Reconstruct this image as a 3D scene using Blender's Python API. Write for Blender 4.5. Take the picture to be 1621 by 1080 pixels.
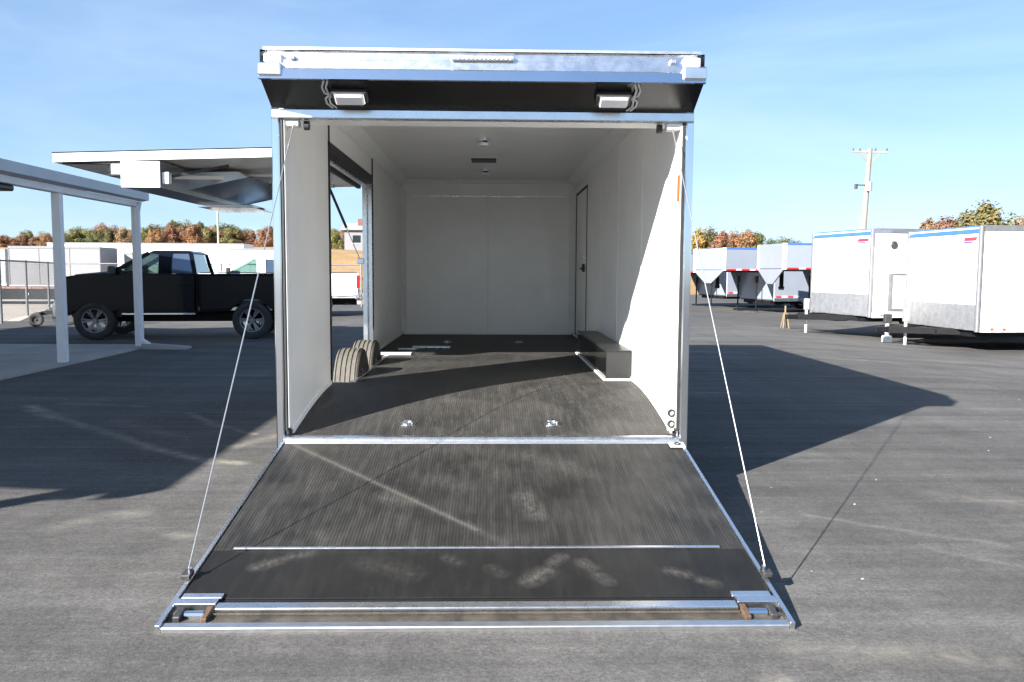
import bpy, bmesh, math, random
from mathutils import Vector, Matrix
R = math.radians
random.seed(7)
S = bpy.context.scene
COL = S.collection
for o in list(bpy.data.objects): bpy.data.objects.remove(o)

# ------------------------------------------------------------------ camera, world, sun, exposure
cd = bpy.data.cameras.new('camera'); cam = bpy.data.objects.new('camera', cd); COL.objects.link(cam)
fw = Vector((0.0251957, 0.9962272, -0.0830455)); rt = Vector((0.9996776, -0.0248480, 0.0052179)); up = rt.cross(fw)
cam.matrix_world = Matrix(((rt.x, up.x, -fw.x, 0.047), (rt.y, up.y, -fw.y, -5.1566), (rt.z, up.z, -fw.z, 1.40), (0, 0, 0, 1)))
cd.sensor_width = 36; cd.lens = 1320 / 1621 * 36; cd.clip_start = 0.05; cd.clip_end = 5000
S.camera = cam
SUN = Vector((-3.88, -4.0, 2.65)).normalized()          # towards the sun
w = bpy.data.worlds.new('World'); S.world = w; w.use_nodes = True
wn = w.node_tree.nodes; wl = w.node_tree.links; wn.clear()
sky = wn.new('ShaderNodeTexSky'); sky.sky_type = 'NISHITA'; sky.sun_disc = False
sky.sun_elevation = math.asin(SUN.z); sky.sun_rotation = math.atan2(SUN.x, SUN.y)
sky.air_density = 1.0; sky.dust_density = 0.1; sky.ozone_density = 2.2; sky.altitude = 100
bg = wn.new('ShaderNodeBackground'); bg.inputs[1].default_value = 0.058
tc = wn.new('ShaderNodeTexCoord'); mp = wn.new('ShaderNodeMapping'); mp.inputs['Scale'].default_value = (1.2, 1.2, 6.0); mp.inputs['Rotation'].default_value = (0.1, 0.12, 0.5)
no = wn.new('ShaderNodeTexNoise'); no.inputs['Scale'].default_value = 1.3; no.inputs['Detail'].default_value = 7; no.inputs['Roughness'].default_value = 0.55; no.inputs['Distortion'].default_value = 0.6
cr = wn.new('ShaderNodeValToRGB'); cr.color_ramp.elements[0].position = 0.42; cr.color_ramp.elements[0].color = (0, 0, 0, 1); cr.color_ramp.elements[1].position = 0.82; cr.color_ramp.elements[1].color = (0.42, 0.42, 0.42, 1)
mx = wn.new('ShaderNodeMixRGB'); mx.inputs[2].default_value = (4.6, 5.7, 6.6, 1)
wo = wn.new('ShaderNodeOutputWorld')
wl.new(tc.outputs['Generated'], mp.inputs[0]); wl.new(mp.outputs[0], no.inputs['Vector']); wl.new(no.outputs[0], cr.inputs[0])
wl.new(cr.outputs[0], mx.inputs[0]); gm = wn.new('ShaderNodeGamma'); gm.inputs[1].default_value = 0.62; tn_ = wn.new('ShaderNodeMixRGB'); tn_.blend_type = 'MULTIPLY'; tn_.inputs[0].default_value = 1.0; tn_.inputs[2].default_value = (1.0, 1.26, 1.62, 1)
wl.new(sky.outputs[0], gm.inputs[0]); wl.new(gm.outputs[0], tn_.inputs[1]); wl.new(tn_.outputs[0], mx.inputs[1]); wl.new(mx.outputs[0], bg.inputs[0]); wl.new(bg.outputs[0], wo.inputs[0])
sd = bpy.data.lights.new('sun', 'SUN'); sun = bpy.data.objects.new('sun', sd); COL.objects.link(sun)
sd.energy = 5.0; sd.angle = R(0.53); sd.color = (1.0, 0.955, 0.89)
sun.rotation_euler = (-SUN).to_track_quat('-Z', 'Y').to_euler(); sun.location = SUN * 60
S.view_settings.view_transform = 'Standard'; S.view_settings.look = 'None'
S.view_settings.exposure = 1.93; S.view_settings.gamma = 1.0; S.view_settings.use_curve_mapping = False
S.render.engine = 'CYCLES'; S.cycles.max_bounces = 10; S.cycles.diffuse_bounces = 6; S.cycles.transparent_max_bounces = 16

# ------------------------------------------------------------------ materials
def nmat(name):
    m = bpy.data.materials.new(name); m.use_nodes = True
    nt = m.node_tree; b = nt.nodes['Principled BSDF']
    return m, nt, b
class N:                                              # tiny node-graph helper
    def __init__(s, nt): s.nt = nt
    def n(s, t, **k):
        x = s.nt.nodes.new(t)
        for a, v in k.items(): setattr(x, a, v)
        return x
    def l(s, a, b): s.nt.links.new(a, b)
    def val(s, sock, v):
        if hasattr(v, 'is_output') or isinstance(v, bpy.types.NodeSocket): s.l(v, sock)
        else: sock.default_value = v
    def math(s, op, a, b=0.0, c=0.0, clamp=False):
        x = s.n('ShaderNodeMath', operation=op, use_clamp=clamp)
        s.val(x.inputs[0], a); s.val(x.inputs[1], b); s.val(x.inputs[2], c); return x.outputs[0]
    def coord(s, kind='Object', scale=(1, 1, 1), rot=(0, 0, 0), loc=(0, 0, 0)):
        t = s.n('ShaderNodeTexCoord'); m = s.n('ShaderNodeMapping')
        m.inputs['Scale'].default_value = scale; m.inputs['Rotation'].default_value = rot; m.inputs['Location'].default_value = loc
        s.l(t.outputs[kind], m.inputs[0]); return m.outputs[0]
    def noise(s, vec, scale, detail=4, rough=0.55, dist=0.0):
        x = s.n('ShaderNodeTexNoise'); x.inputs['Scale'].default_value = scale; x.inputs['Detail'].default_value = detail
        x.inputs['Roughness'].default_value = rough; x.inputs['Distortion'].default_value = dist
        s.l(vec, x.inputs['Vector']); return x.outputs[0]
    def ramp(s, fac, stops):
        x = s.n('ShaderNodeValToRGB'); e = x.color_ramp.elements
        while len(e) < len(stops): e.new(0.5)
        for i, (p, c) in enumerate(stops):
            e[i].position = p; e[i].color = c if isinstance(c, tuple) else (c, c, c, 1)
        s.l(fac, x.inputs[0]); return x.outputs[0]
    def mix(s, f, a, b, mode='MIX'):
        x = s.n('ShaderNodeMixRGB', blend_type=mode); s.val(x.inputs[0], f)
        s.val(x.inputs[1], a); s.val(x.inputs[2], b); return x.outputs[0]
    def bump(s, h, strength, dist, bsdf):
        x = s.n('ShaderNodeBump'); x.inputs['Strength'].default_value = strength; x.inputs['Distance'].default_value = dist
        s.l(h, x.inputs['Height']); s.l(x.outputs[0], bsdf.inputs['Normal'])
    def seg(s, vec, a, b, r):                          # 1 on the segment a-b, falling to 0 at distance r
        A = Vector(a); BA = Vector(b) - A
        pa = s.n('ShaderNodeVectorMath', operation='SUBTRACT'); s.l(vec, pa.inputs[0]); pa.inputs[1].default_value = A
        d = s.n('ShaderNodeVectorMath', operation='DOT_PRODUCT'); s.l(pa.outputs[0], d.inputs[0]); d.inputs[1].default_value = BA
        h = s.math('DIVIDE', d.outputs['Value'], max(BA.length_squared, 1e-6), clamp=True)
        sc = s.n('ShaderNodeVectorMath', operation='SCALE'); sc.inputs[0].default_value = BA; s.l(h, sc.inputs['Scale'])
        df = s.n('ShaderNodeVectorMath', operation='DISTANCE'); s.l(pa.outputs[0], df.inputs[0]); s.l(sc.outputs[0], df.inputs[1])
        q = s.math('DIVIDE', df.outputs['Value'], r); return s.math('SUBTRACT', 1.0, q, clamp=True)
def c4(c): return (c[0], c[1], c[2], 1) if len(c) == 3 else c
def basic(name, col, rough=0.5, metal=0.0, var=0.12, scale=6.0, coat=0.0, bump=0.0, spec=0.5, rvar=0.08):
    m, nt, b = nmat(name); g = N(nt)
    v = g.coord('Object')
    n1 = g.noise(v, scale, 5, 0.6)
    lo = tuple(x * (1 - var) for x in col[:3]) + (1,); hi = tuple(min(1, x * (1 + var)) for x in col[:3]) + (1,)
    g.l(g.ramp(n1, [(0.3, lo), (0.7, hi)]), b.inputs['Base Color'])
    n2 = g.noise(v, scale * 3.7, 3)
    g.l(g.math('MULTIPLY_ADD', n2, rvar * 2, rough - rvar), b.inputs['Roughness'])
    b.inputs['Metallic'].default_value = metal; b.inputs['Coat Weight'].default_value = coat; b.inputs['Coat Roughness'].default_value = 0.05
    b.inputs['Specular IOR Level'].default_value = spec
    if bump: g.bump(g.noise(v, scale * 14, 3), bump, 0.01, b)
    return m
MT = {}
MT['alu'] = basic('polished_aluminium', (0.78, 0.79, 0.81), 0.28, 1.0, 0.06, 5)
MT['alu_b'] = basic('brushed_aluminium', (0.66, 0.67, 0.69), 0.40, 1.0, 0.10, 8)
MT['chrome'] = basic('mirror_trim', (0.80, 0.83, 0.88), 0.12, 1.0, 0.04, 3, rvar=0.03)
MT['stainless'] = basic('mirror_stainless', (0.50, 0.51, 0.52), 0.30, 1.0, 0.12, 2.5, rvar=0.05)
MT['white'] = basic('white_panel', (0.86, 0.855, 0.84), 0.32, 0, 0.04, 2.0, coat=0.25)
_nt = MT['white'].node_tree; _g = N(_nt); _g.bump(_g.noise(_g.coord('Object'), 2.6, 3), 0.12, 0.05, _nt.nodes['Principled BSDF'])
MT['wpaint'] = basic('white_gelcoat', (0.80, 0.80, 0.79), 0.25, 0, 0.03, 1.5, coat=0.5)
MT['wtrim'] = basic('white_trim', (0.80, 0.80, 0.78), 0.4, 0, 0.06, 9)
MT['black_gloss'] = basic('black_gloss_panel', (0.012, 0.012, 0.012), 0.09, 0, 0.3, 3, coat=0.4, rvar=0.03)
MT['black'] = basic('black_rubber_seal', (0.018, 0.018, 0.019), 0.55, 0, 0.3, 12)
MT['black_paint'] = basic('black_chassis_paint', (0.008, 0.008, 0.009), 0.6, 0, 0.3, 7, spec=0.15)
MT['truck_black'] = basic('black_car_paint', (0.004, 0.005, 0.008), 0.16, 0, 0.15, 2, coat=0.0, spec=0.16, rvar=0.03)
MT['truck_white'] = basic('white_car_paint', (0.78, 0.78, 0.78), 0.25, 0, 0.03, 2, coat=0.8)
MT['plastic'] = basic('dark_plastic', (0.03, 0.03, 0.032), 0.5, 0, 0.2, 15)
MT['rubber'] = basic('dusty_tyre_sidewall', (0.030, 0.029, 0.027), 0.75, 0, 0.35, 14)
MT['tread'] = basic('dusty_tyre_tread', (0.095, 0.087, 0.075), 0.85, 0, 0.22, 25)
MT['lens'] = basic('white_lamp_lens', (0.82, 0.82, 0.86), 0.15, 0, 0.05, 40, coat=0.5)
MT['red_lens'] = basic('red_lamp_lens', (0.55, 0.02, 0.02), 0.15, 0, 0.1, 30, coat=0.5)
MT['amber'] = basic('amber_lamp_lens', (0.40, 0.085, 0.012), 0.2, 0, 0.1, 30, coat=0.5)
MT['rust'] = basic('rusty_steel', (0.10, 0.062, 0.04), 0.7, 0.2, 0.4, 30, bump=0.3)
MT['yellow_steel'] = basic('worn_yellow_steel', (0.20, 0.155, 0.09), 0.6, 0.2, 0.3, 20)
MT['concrete'] = basic('slab_concrete', (0.30, 0.29, 0.27), 0.85, 0, 0.18, 1.3, bump=0.2)
MT['galv'] = basic('galvanised_steel', (0.48, 0.49, 0.50), 0.5, 0.7, 0.15, 20)
MT['post_white'] = basic('white_painted_steel', (0.70, 0.71, 0.74), 0.45, 0, 0.06, 4)
MT['fascia'] = basic('pale_grey_fascia', (0.42, 0.45, 0.50), 0.45, 0, 0.06, 3)
MT['deck_red'] = basic('weathered_red_deck', (0.27, 0.15, 0.12), 0.8, 0, 0.3, 3, bump=0.2)
MT['trim_sky_blue'] = basic('sky_reflection_roof_trim', (0.05, 0.14, 0.50), 0.25, 0.2, 0.08, 4, coat=0.5)  # blue of the reflected sky put into the polished trim's colour
MT['pole_wood'] = basic('weathered_pole_wood', (0.24, 0.205, 0.17), 0.85, 0, 0.2, 3)
MT['lt_steel'] = basic('pale_steel_pole', (0.26, 0.24, 0.21), 0.6, 0.0, 0.1, 3)
MT['bark'] = basic('grey_bark', (0.10, 0.075, 0.055), 0.9, 0, 0.3, 6, bump=0.4)
MT['gn_silver'] = basic('silver_sheet', (0.27, 0.30, 0.36), 0.38, 0.3, 0.06, 1.2, coat=0.3)
MT['decal_red'] = basic('red_decal', (0.65, 0.03, 0.05), 0.35, 0, 0.1, 30)
MT['decal_navy'] = basic('navy_decal', (0.10, 0.08, 0.30), 0.35, 0, 0.1, 30)
MT['grey_shed'] = basic('grey_corrugated', (0.30, 0.31, 0.33), 0.6, 0.1, 0.15, 2)
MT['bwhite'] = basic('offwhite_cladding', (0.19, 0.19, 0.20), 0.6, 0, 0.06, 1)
MT['roof_red'] = basic('red_brown_shingle', (0.16, 0.06, 0.05), 0.85, 0, 0.25, 5)
MT['interior'] = basic('grey_cloth', (0.06, 0.06, 0.065), 0.9, 0, 0.2, 10)
MT['cable'] = basic('steel_wire_rope', (0.62, 0.62, 0.62), 0.35, 0.9, 0.1, 60)
MT['wire_white'] = basic('clear_cable_sleeve', (0.62, 0.62, 0.60), 0.3, 0, 0.1, 30)

MT['fence_steel'] = basic('dull_fence_steel', (0.16, 0.165, 0.17), 0.6, 0.3, 0.2, 12)
MT['alu_dark'] = basic('dull_extruded_trim', (0.20, 0.205, 0.215), 0.4, 0.5, 0.15, 8)
MT['black_satin'] = basic('black_satin_soffit', (0.014, 0.0135, 0.013), 0.24, 0, 0.2, 3, coat=0.0, rvar=0.04)
def glass(name, tint, t=0.55):
    m, nt, b = nmat(name); g = N(nt)
    gl = g.n('ShaderNodeBsdfGlossy'); gl.inputs['Roughness'].default_value = 0.02; gl.inputs[0].default_value = (0.9, 0.95, 1, 1)
    tr = g.n('ShaderNodeBsdfTransparent'); tr.inputs[0].default_value = c4(tint)
    fr = g.n('ShaderNodeFresnel'); fr.inputs[0].default_value = 1.5
    f = g.math('MULTIPLY_ADD', fr.outputs[0], 1.4, 0.03, clamp=True)
    ms = g.n('ShaderNodeMixShader'); g.l(f, ms.inputs[0]); g.l(tr.outputs[0], ms.inputs[1]); g.l(gl.outputs[0], ms.inputs[2])
    nt.nodes.remove(b); g.l(ms.outputs[0], nt.nodes['Material Output'].inputs[0]); return m
MT['glass_sky'] = basic('sky_tinted_glass', (0.10, 0.14, 0.20), 0.05, 0.6, 0.1, 3, coat=1.0, rvar=0.02)  # blue tint stands in for sky reflected in the rear side pane
MT['glass'] = glass('green_tinted_glass', (0.38, 0.50, 0.46))

def floor_mat(name, ribs, marks, glare_lines, base=0.014, dustamt=0.85):
    m, nt, b = nmat(name); g = N(nt)
    v = g.coord('Object')
    dust = g.noise(v, 2.2, 6, 0.62, 0.4); fine = g.noise(v, 38, 4, 0.65)
    long_ = g.noise(g.coord('Object', (9, 1.1, 1)), 3.0, 4, 0.6)
    d = g.math('MULTIPLY', g.ramp(dust, [(0.36, 0.0), (0.78, 1.0)]), g.math('MULTIPLY_ADD', fine, 0.9, 0.15))
    d = g.math('ADD', g.math('MULTIPLY', d, 0.30 * dustamt), g.math('MULTIPLY', g.ramp(long_, [(0.45, 0.0), (0.8, 1.0)]), 0.16 * dustamt))
    wob = g.noise(g.coord('Object', (1.6, 1.0, 1), (0, 0, .5)), 24, 6, 0.75, 0.25)
    scr = g.noise(g.coord('Object', (40, 1.6, 1), (0, 0, R(14))), 1.6, 5, 0.7); d = g.math('ADD', d, g.math('MULTIPLY', g.ramp(scr, [(0.60, 0.0), (0.74, 1.0)]), 0.14 * dustamt))
    for (a, bb, r, k) in marks:                        # dry dusty shoe prints and scuffs
        q = g.seg(v, a, bb, r)
        q = g.math('MULTIPLY', g.math('MULTIPLY', q, g.ramp(wob, [(0.38, 0.05), (0.72, 0.62)])), k)
        d = g.math('ADD', d, q)
    for (a, bb, r, k) in glare_lines:  # pale glare line across the ramp, painted into the mat colour
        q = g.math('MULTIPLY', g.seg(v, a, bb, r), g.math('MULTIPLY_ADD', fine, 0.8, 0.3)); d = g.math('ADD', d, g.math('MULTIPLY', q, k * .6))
    d = g.math('MINIMUM', d, 1.0)
    col = g.mix(d, (base, base * 0.985, base * 0.96, 1), (0.20, 0.188, 0.168, 1))
    if ribs:
        wv = g.n('ShaderNodeTexWave', wave_type='BANDS', bands_direction='X'); wv.inputs['Scale'].default_value = 19.6; wv.inputs['Distortion'].default_value = 0
        g.l(v, wv.inputs['Vector'])
        col = g.mix(g.math('MULTIPLY', wv.outputs['Fac'], 0.22), col, (base * 0.35, base * 0.35, base * 0.35, 1))
        g.bump(g.math('ADD', wv.outputs['Fac'], g.math('MULTIPLY', fine, 0.3)), 0.22, 0.004, b)
    else:
        g.bump(fine, 0.12, 0.004, b)
    g.l(col, b.inputs['Base Color'])
    g.l(g.math('MULTIPLY_ADD', d, 0.3, 0.52), b.inputs['Roughness']); b.inputs['Specular IOR Level'].default_value = 0.2
    return m
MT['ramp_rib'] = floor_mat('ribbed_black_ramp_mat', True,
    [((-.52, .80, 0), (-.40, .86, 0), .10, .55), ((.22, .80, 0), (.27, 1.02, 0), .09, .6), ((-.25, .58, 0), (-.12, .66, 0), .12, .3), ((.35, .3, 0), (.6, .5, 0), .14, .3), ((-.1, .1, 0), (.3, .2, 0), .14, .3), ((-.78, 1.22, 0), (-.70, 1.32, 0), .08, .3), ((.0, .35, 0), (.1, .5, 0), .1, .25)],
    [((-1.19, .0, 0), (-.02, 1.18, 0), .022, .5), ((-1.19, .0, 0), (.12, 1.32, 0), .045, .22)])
MT['ramp_flat'] = floor_mat('smooth_black_ramp_mat', False,
    [((-.98, 1.53, 0), (-.91, 1.48, 0), .055, .7), ((-.85, 1.44, 0), (-.78, 1.41, 0), .05, .5), ((.22, 1.66, 0), (.29, 1.58, 0), .07, .75), ((.33, 1.50, 0), (.37, 1.45, 0), .05, .6), ((.46, 1.50, 0), (.49, 1.55, 0), .05, .6), ((.52, 1.62, 0), (.55, 1.67, 0), .05, .55), ((.84, 1.58, 0), (.90, 1.61, 0), .05, .6), ((.96, 1.66, 0), (1.01, 1.69, 0), .045, .55), ((.05, 1.55, 0), (.10, 1.6, 0), .05, .3), ((-.15, 1.45, 0), (-.1, 1.5, 0), .05, .3), ((-.5, 1.5, 0), (-.3, 1.6, 0), .1, .25)], [], base=0.009, dustamt=0.22)
MT['floor_rib'] = floor_mat('ribbed_black_floor', True, [((.3, .5, 0), (.9, .7, 0), .3, .3), ((.5, 1.6, 0), (.8, 2.4, 0), .25, .3)], [], base=0.024, dustamt=1.15)

def asphalt():
    m, nt, b = nmat('worn_asphalt'); g = N(nt)
    v = g.coord('Object')
    big = g.noise(v, 0.22, 5, 0.6, 0.3); mid = g.noise(v, 1.7, 6, 0.65); fine = g.noise(v, 55, 4, 0.75); grit = g.noise(v, 190, 2, 0.6)
    tr = g.noise(g.coord('Object', (0.16, 1.0, 1), (0, 0, R(24))), 1.5, 5, 0.6, 0.2)       # sweeping traffic polish
    tr2 = g.noise(g.coord('Object', (1.2, 0.12, 1), (0, 0, R(-28))), 2.0, 4, 0.6, 0.2)
    base = g.ramp(big, [(0.25, (0.072, 0.0695, 0.067, 1)), (0.75, (0.110, 0.106, 0.101, 1))])
    base = g.mix(1.0, base, g.ramp(mid, [(0.25, 0.78), (0.75, 1.16)]), 'MULTIPLY')
    base = g.mix(1.0, base, g.ramp(tr, [(0.30, 0.78), (0.72, 1.24)]), 'MULTIPLY')
    base = g.mix(1.0, base, g.ramp(tr2, [(0.35, 0.92), (0.72, 1.12)]), 'MULTIPLY')
    base = g.mix(1.0, base, g.ramp(fine, [(0.25, 0.55), (0.75, 1.45)]), 'MULTIPLY')
    base = g.mix(1.0, base, g.ramp(grit, [(0.3, 0.75), (0.7, 1.3)]), 'MULTIPLY')
    m2 = g.noise(v, 15, 5, 0.7); base = g.mix(1.0, base, g.ramp(m2, [(0.28, 0.80), (0.72, 1.20)]), 'MULTIPLY')
    for rot_, sc_, lo_ in ((R(38), 3.0, 0.92), (R(-33), 2.2, 0.92)):      # faint tyre polish lines
        t3 = g.noise(g.coord('Object', (0.10, 2.2, 1), (0, 0, rot_)), sc_, 6, 0.7, 0.1); base = g.mix(1.0, base, g.ramp(t3, [(0.42, lo_), (0.62, 1.10)]), 'MULTIPLY')
    ck = g.n('ShaderNodeTexVoronoi', feature='DISTANCE_TO_EDGE'); ck.inputs['Scale'].default_value = 0.22
    cw = g.n('ShaderNodeVectorMath', operation='MULTIPLY_ADD'); cn = g.n('ShaderNodeTexNoise'); cn.inputs['Scale'].default_value = 1.1; cn.inputs['Detail'].default_value = 6; g.l(v, cn.inputs['Vector'])
    g.l(cn.outputs['Color'], cw.inputs[0]); cw.inputs[1].default_value = (1.4, 1.4, 0); g.l(v, cw.inputs[2]); g.l(cw.outputs[0], ck.inputs['Vector'])
    crk = g.math('MULTIPLY', g.math('LESS_THAN', ck.outputs['Distance'], 0.0011), g.ramp(g.noise(v, 0.5, 2), [(0.5, 0.0), (0.6, 0.22)])); base = g.mix(crk, base, (0.035, 0.033, 0.032, 1))
    vo = g.n('ShaderNodeTexVoronoi'); vo.inputs['Scale'].default_value = 5.5; g.l(v, vo.inputs['Vector'])
    spk = g.math('LESS_THAN', g.math('ADD', vo.outputs['Distance'], g.math('MULTIPLY', g.noise(v, 40, 2), 0.08)), 0.06)
    spk = g.math('MULTIPLY', spk, g.ramp(g.noise(v, 0.9, 3), [(0.52, 0.0), (0.66, 0.8)]))
    base = g.mix(g.math('MULTIPLY', spk, 0.35), base, (0.30, 0.28, 0.25, 1))
    wob = g.noise(v, 6, 5, 0.7, 0.8)
    wv2 = g.n('ShaderNodeVectorMath', operation='MULTIPLY_ADD'); tn = g.n('ShaderNodeTexNoise'); tn.inputs['Scale'].default_value = 1.6; g.l(v, tn.inputs['Vector'])
    g.l(tn.outputs['Color'], wv2.inputs[0]); wv2.inputs[1].default_value = (.28, .28, 0); g.l(v, wv2.inputs[2])
    dd = None
    # dried mud lines, drips and pale patches (segments in metres on the lot)
    L = [((-4.7, 3.4), (-4.05, 2.75), .13, .9), ((-4.05, 2.75), (-3.1, 1.9), .10, .55), ((-3.1, 1.9), (-2.35, 1.15), .09, .9), ((-2.35, 1.15), (-1.75, .85), .09, .9), ((-2.9, 3.0), (-2.55, 2.55), .07, .6), ((-2.55, 2.55), (-2.0, 1.9), .06, .6),
         ((-2.0, 1.5), (-1.7, 1.9), .12, .5), ((-4.4, 3.6), (-3.6, 3.4), .15, .35), ((-3.4, 2.6), (-2.6, 1.9), .16, .25), ((2.9, -.1), (3.35, -.2), .2, .3), ((1.02, -2.42), (1.12, -2.55), .09, .9), ((-2.4, -1.35), (-2.45, -1.42), .06, .8), ((-1.66, -.75), (-1.6, -.8), .08, .5), ((-2.9, -1.55), (-3.0, -1.6), .10, .4), ((-2.3, -.6), (-2.0, -.4), .12, .35),
         ((2.3, -1.0), (3.4, -2.1), .05, .3), ((1.9, -.45), (2.7, -1.0), .05, .3), ((3.4, 9.6), (4.6, 9.2), .14, .5), ((8.0, 7.4), (9.4, 7.0), .16, .5), ((5.6, 8.4), (6.4, 8.1), .14, .5), ((2.4, 4.4), (2.9, 4.4), .09, .5), ((1.2, -2.2), (1.9, -2.25), .12, .35)]
    for a, c, r, k in L:
        q = g.seg(wv2.outputs[0], (a[0] + .14, a[1] + .14, 0), (c[0] + .14, c[1] + .14, 0), r)
        q = g.math('MULTIPLY', g.math('MULTIPLY', q, g.ramp(wob, [(0.35, 0.15), (0.62, 1.0)])), k)
        dd = q if dd is None else g.math('MAXIMUM', dd, q)
    base = g.mix(g.math('MULTIPLY', dd, 0.8), base, (0.33, 0.30, 0.25, 1))
    oil = g.math('MULTIPLY', g.seg(v, (.55, -2.5, 0), (.6, -2.52, 0), .07), 0.85)
    base = g.mix(oil, base, (0.02, 0.02, 0.02, 1))
    g.l(base, b.inputs['Base Color']); b.inputs['Specular IOR Level'].default_value = 0.12
    g.l(g.ramp(mid, [(0.2, 0.72), (0.8, 0.9)]), b.inputs['Roughness'])
    g.bump(g.math('ADD', fine, g.math('MULTIPLY', grit, 0.6)), 0.35, 0.008, b)
    return m
MT['asphalt'] = asphalt()
def twotone(name, a, b_, scale, rough=0.9, bump=0.3):
    m, nt, b = nmat(name); g = N(nt); v = g.coord('Object')
    n1 = g.noise(v, scale, 8, 0.7, 0.3); n2 = g.noise(v, scale * 17, 4, 0.7)
    col = g.mix(1.0, g.ramp(n1, [(0.3, c4(a)), (0.7, c4(b_))]), g.ramp(n2, [(0.25, 0.7), (0.75, 1.25)]), 'MULTIPLY')
    g.l(col, b.inputs['Base Color']); b.inputs['Roughness'].default_value = rough; g.bump(n2, bump, 0.05, b); return m
MT['gravel'] = twotone('pale_gravel', (0.36, 0.31, 0.26), (0.50, 0.44, 0.37), 0.6)
MT['dry_grass'] = twotone('dry_brown_grass', (0.20, 0.12, 0.05), (0.33, 0.21, 0.09), 0.25)
MT['stone_guard'] = twotone('diamond_plate', (0.40, 0.40, 0.41), (0.66, 0.66, 0.67), 7.0, 0.35, 0.6)
nb = MT['stone_guard'].node_tree.nodes['Principled BSDF']; nb.inputs['Metallic'].default_value = 0.9
MT['channel'] = twotone('dirty_latch_channel', (0.012, 0.010, 0.008), (0.10, 0.085, 0.065), 9.0, 0.6, 0.5)
def leafmat():
    m, nt, b = nmat('autumn_leaves'); g = N(nt)
    oi = g.n('ShaderNodeObjectInfo'); v = g.coord('Object')
    n1 = g.noise(v, 0.9, 3, 0.6); n2 = g.noise(v, 4.0, 2)
    col = g.mix(1.0, oi.outputs['Color'], g.ramp(n1, [(0.3, (0.60, 0.72, 0.7, 1)), (0.7, (1.35, 1.1, 0.9, 1))]), 'MULTIPLY')
    col = g.mix(1.0, col, g.ramp(n2, [(0.3, 0.75), (0.7, 1.3)]), 'MULTIPLY')
    g.l(col, b.inputs['Base Color']); b.inputs['Roughness'].default_value = 0.7
    tr = g.n('ShaderNodeBsdfTranslucent'); g.l(col, tr.inputs[0]); ms = g.n('ShaderNodeMixShader'); ms.inputs[0].default_value = 0.25
    g.l(b.outputs[0], ms.inputs[1]); g.l(tr.outputs[0], ms.inputs[2]); g.l(ms.outputs[0], nt.nodes['Material Output'].inputs[0]); return m
MT['leaf'] = leafmat()

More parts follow.
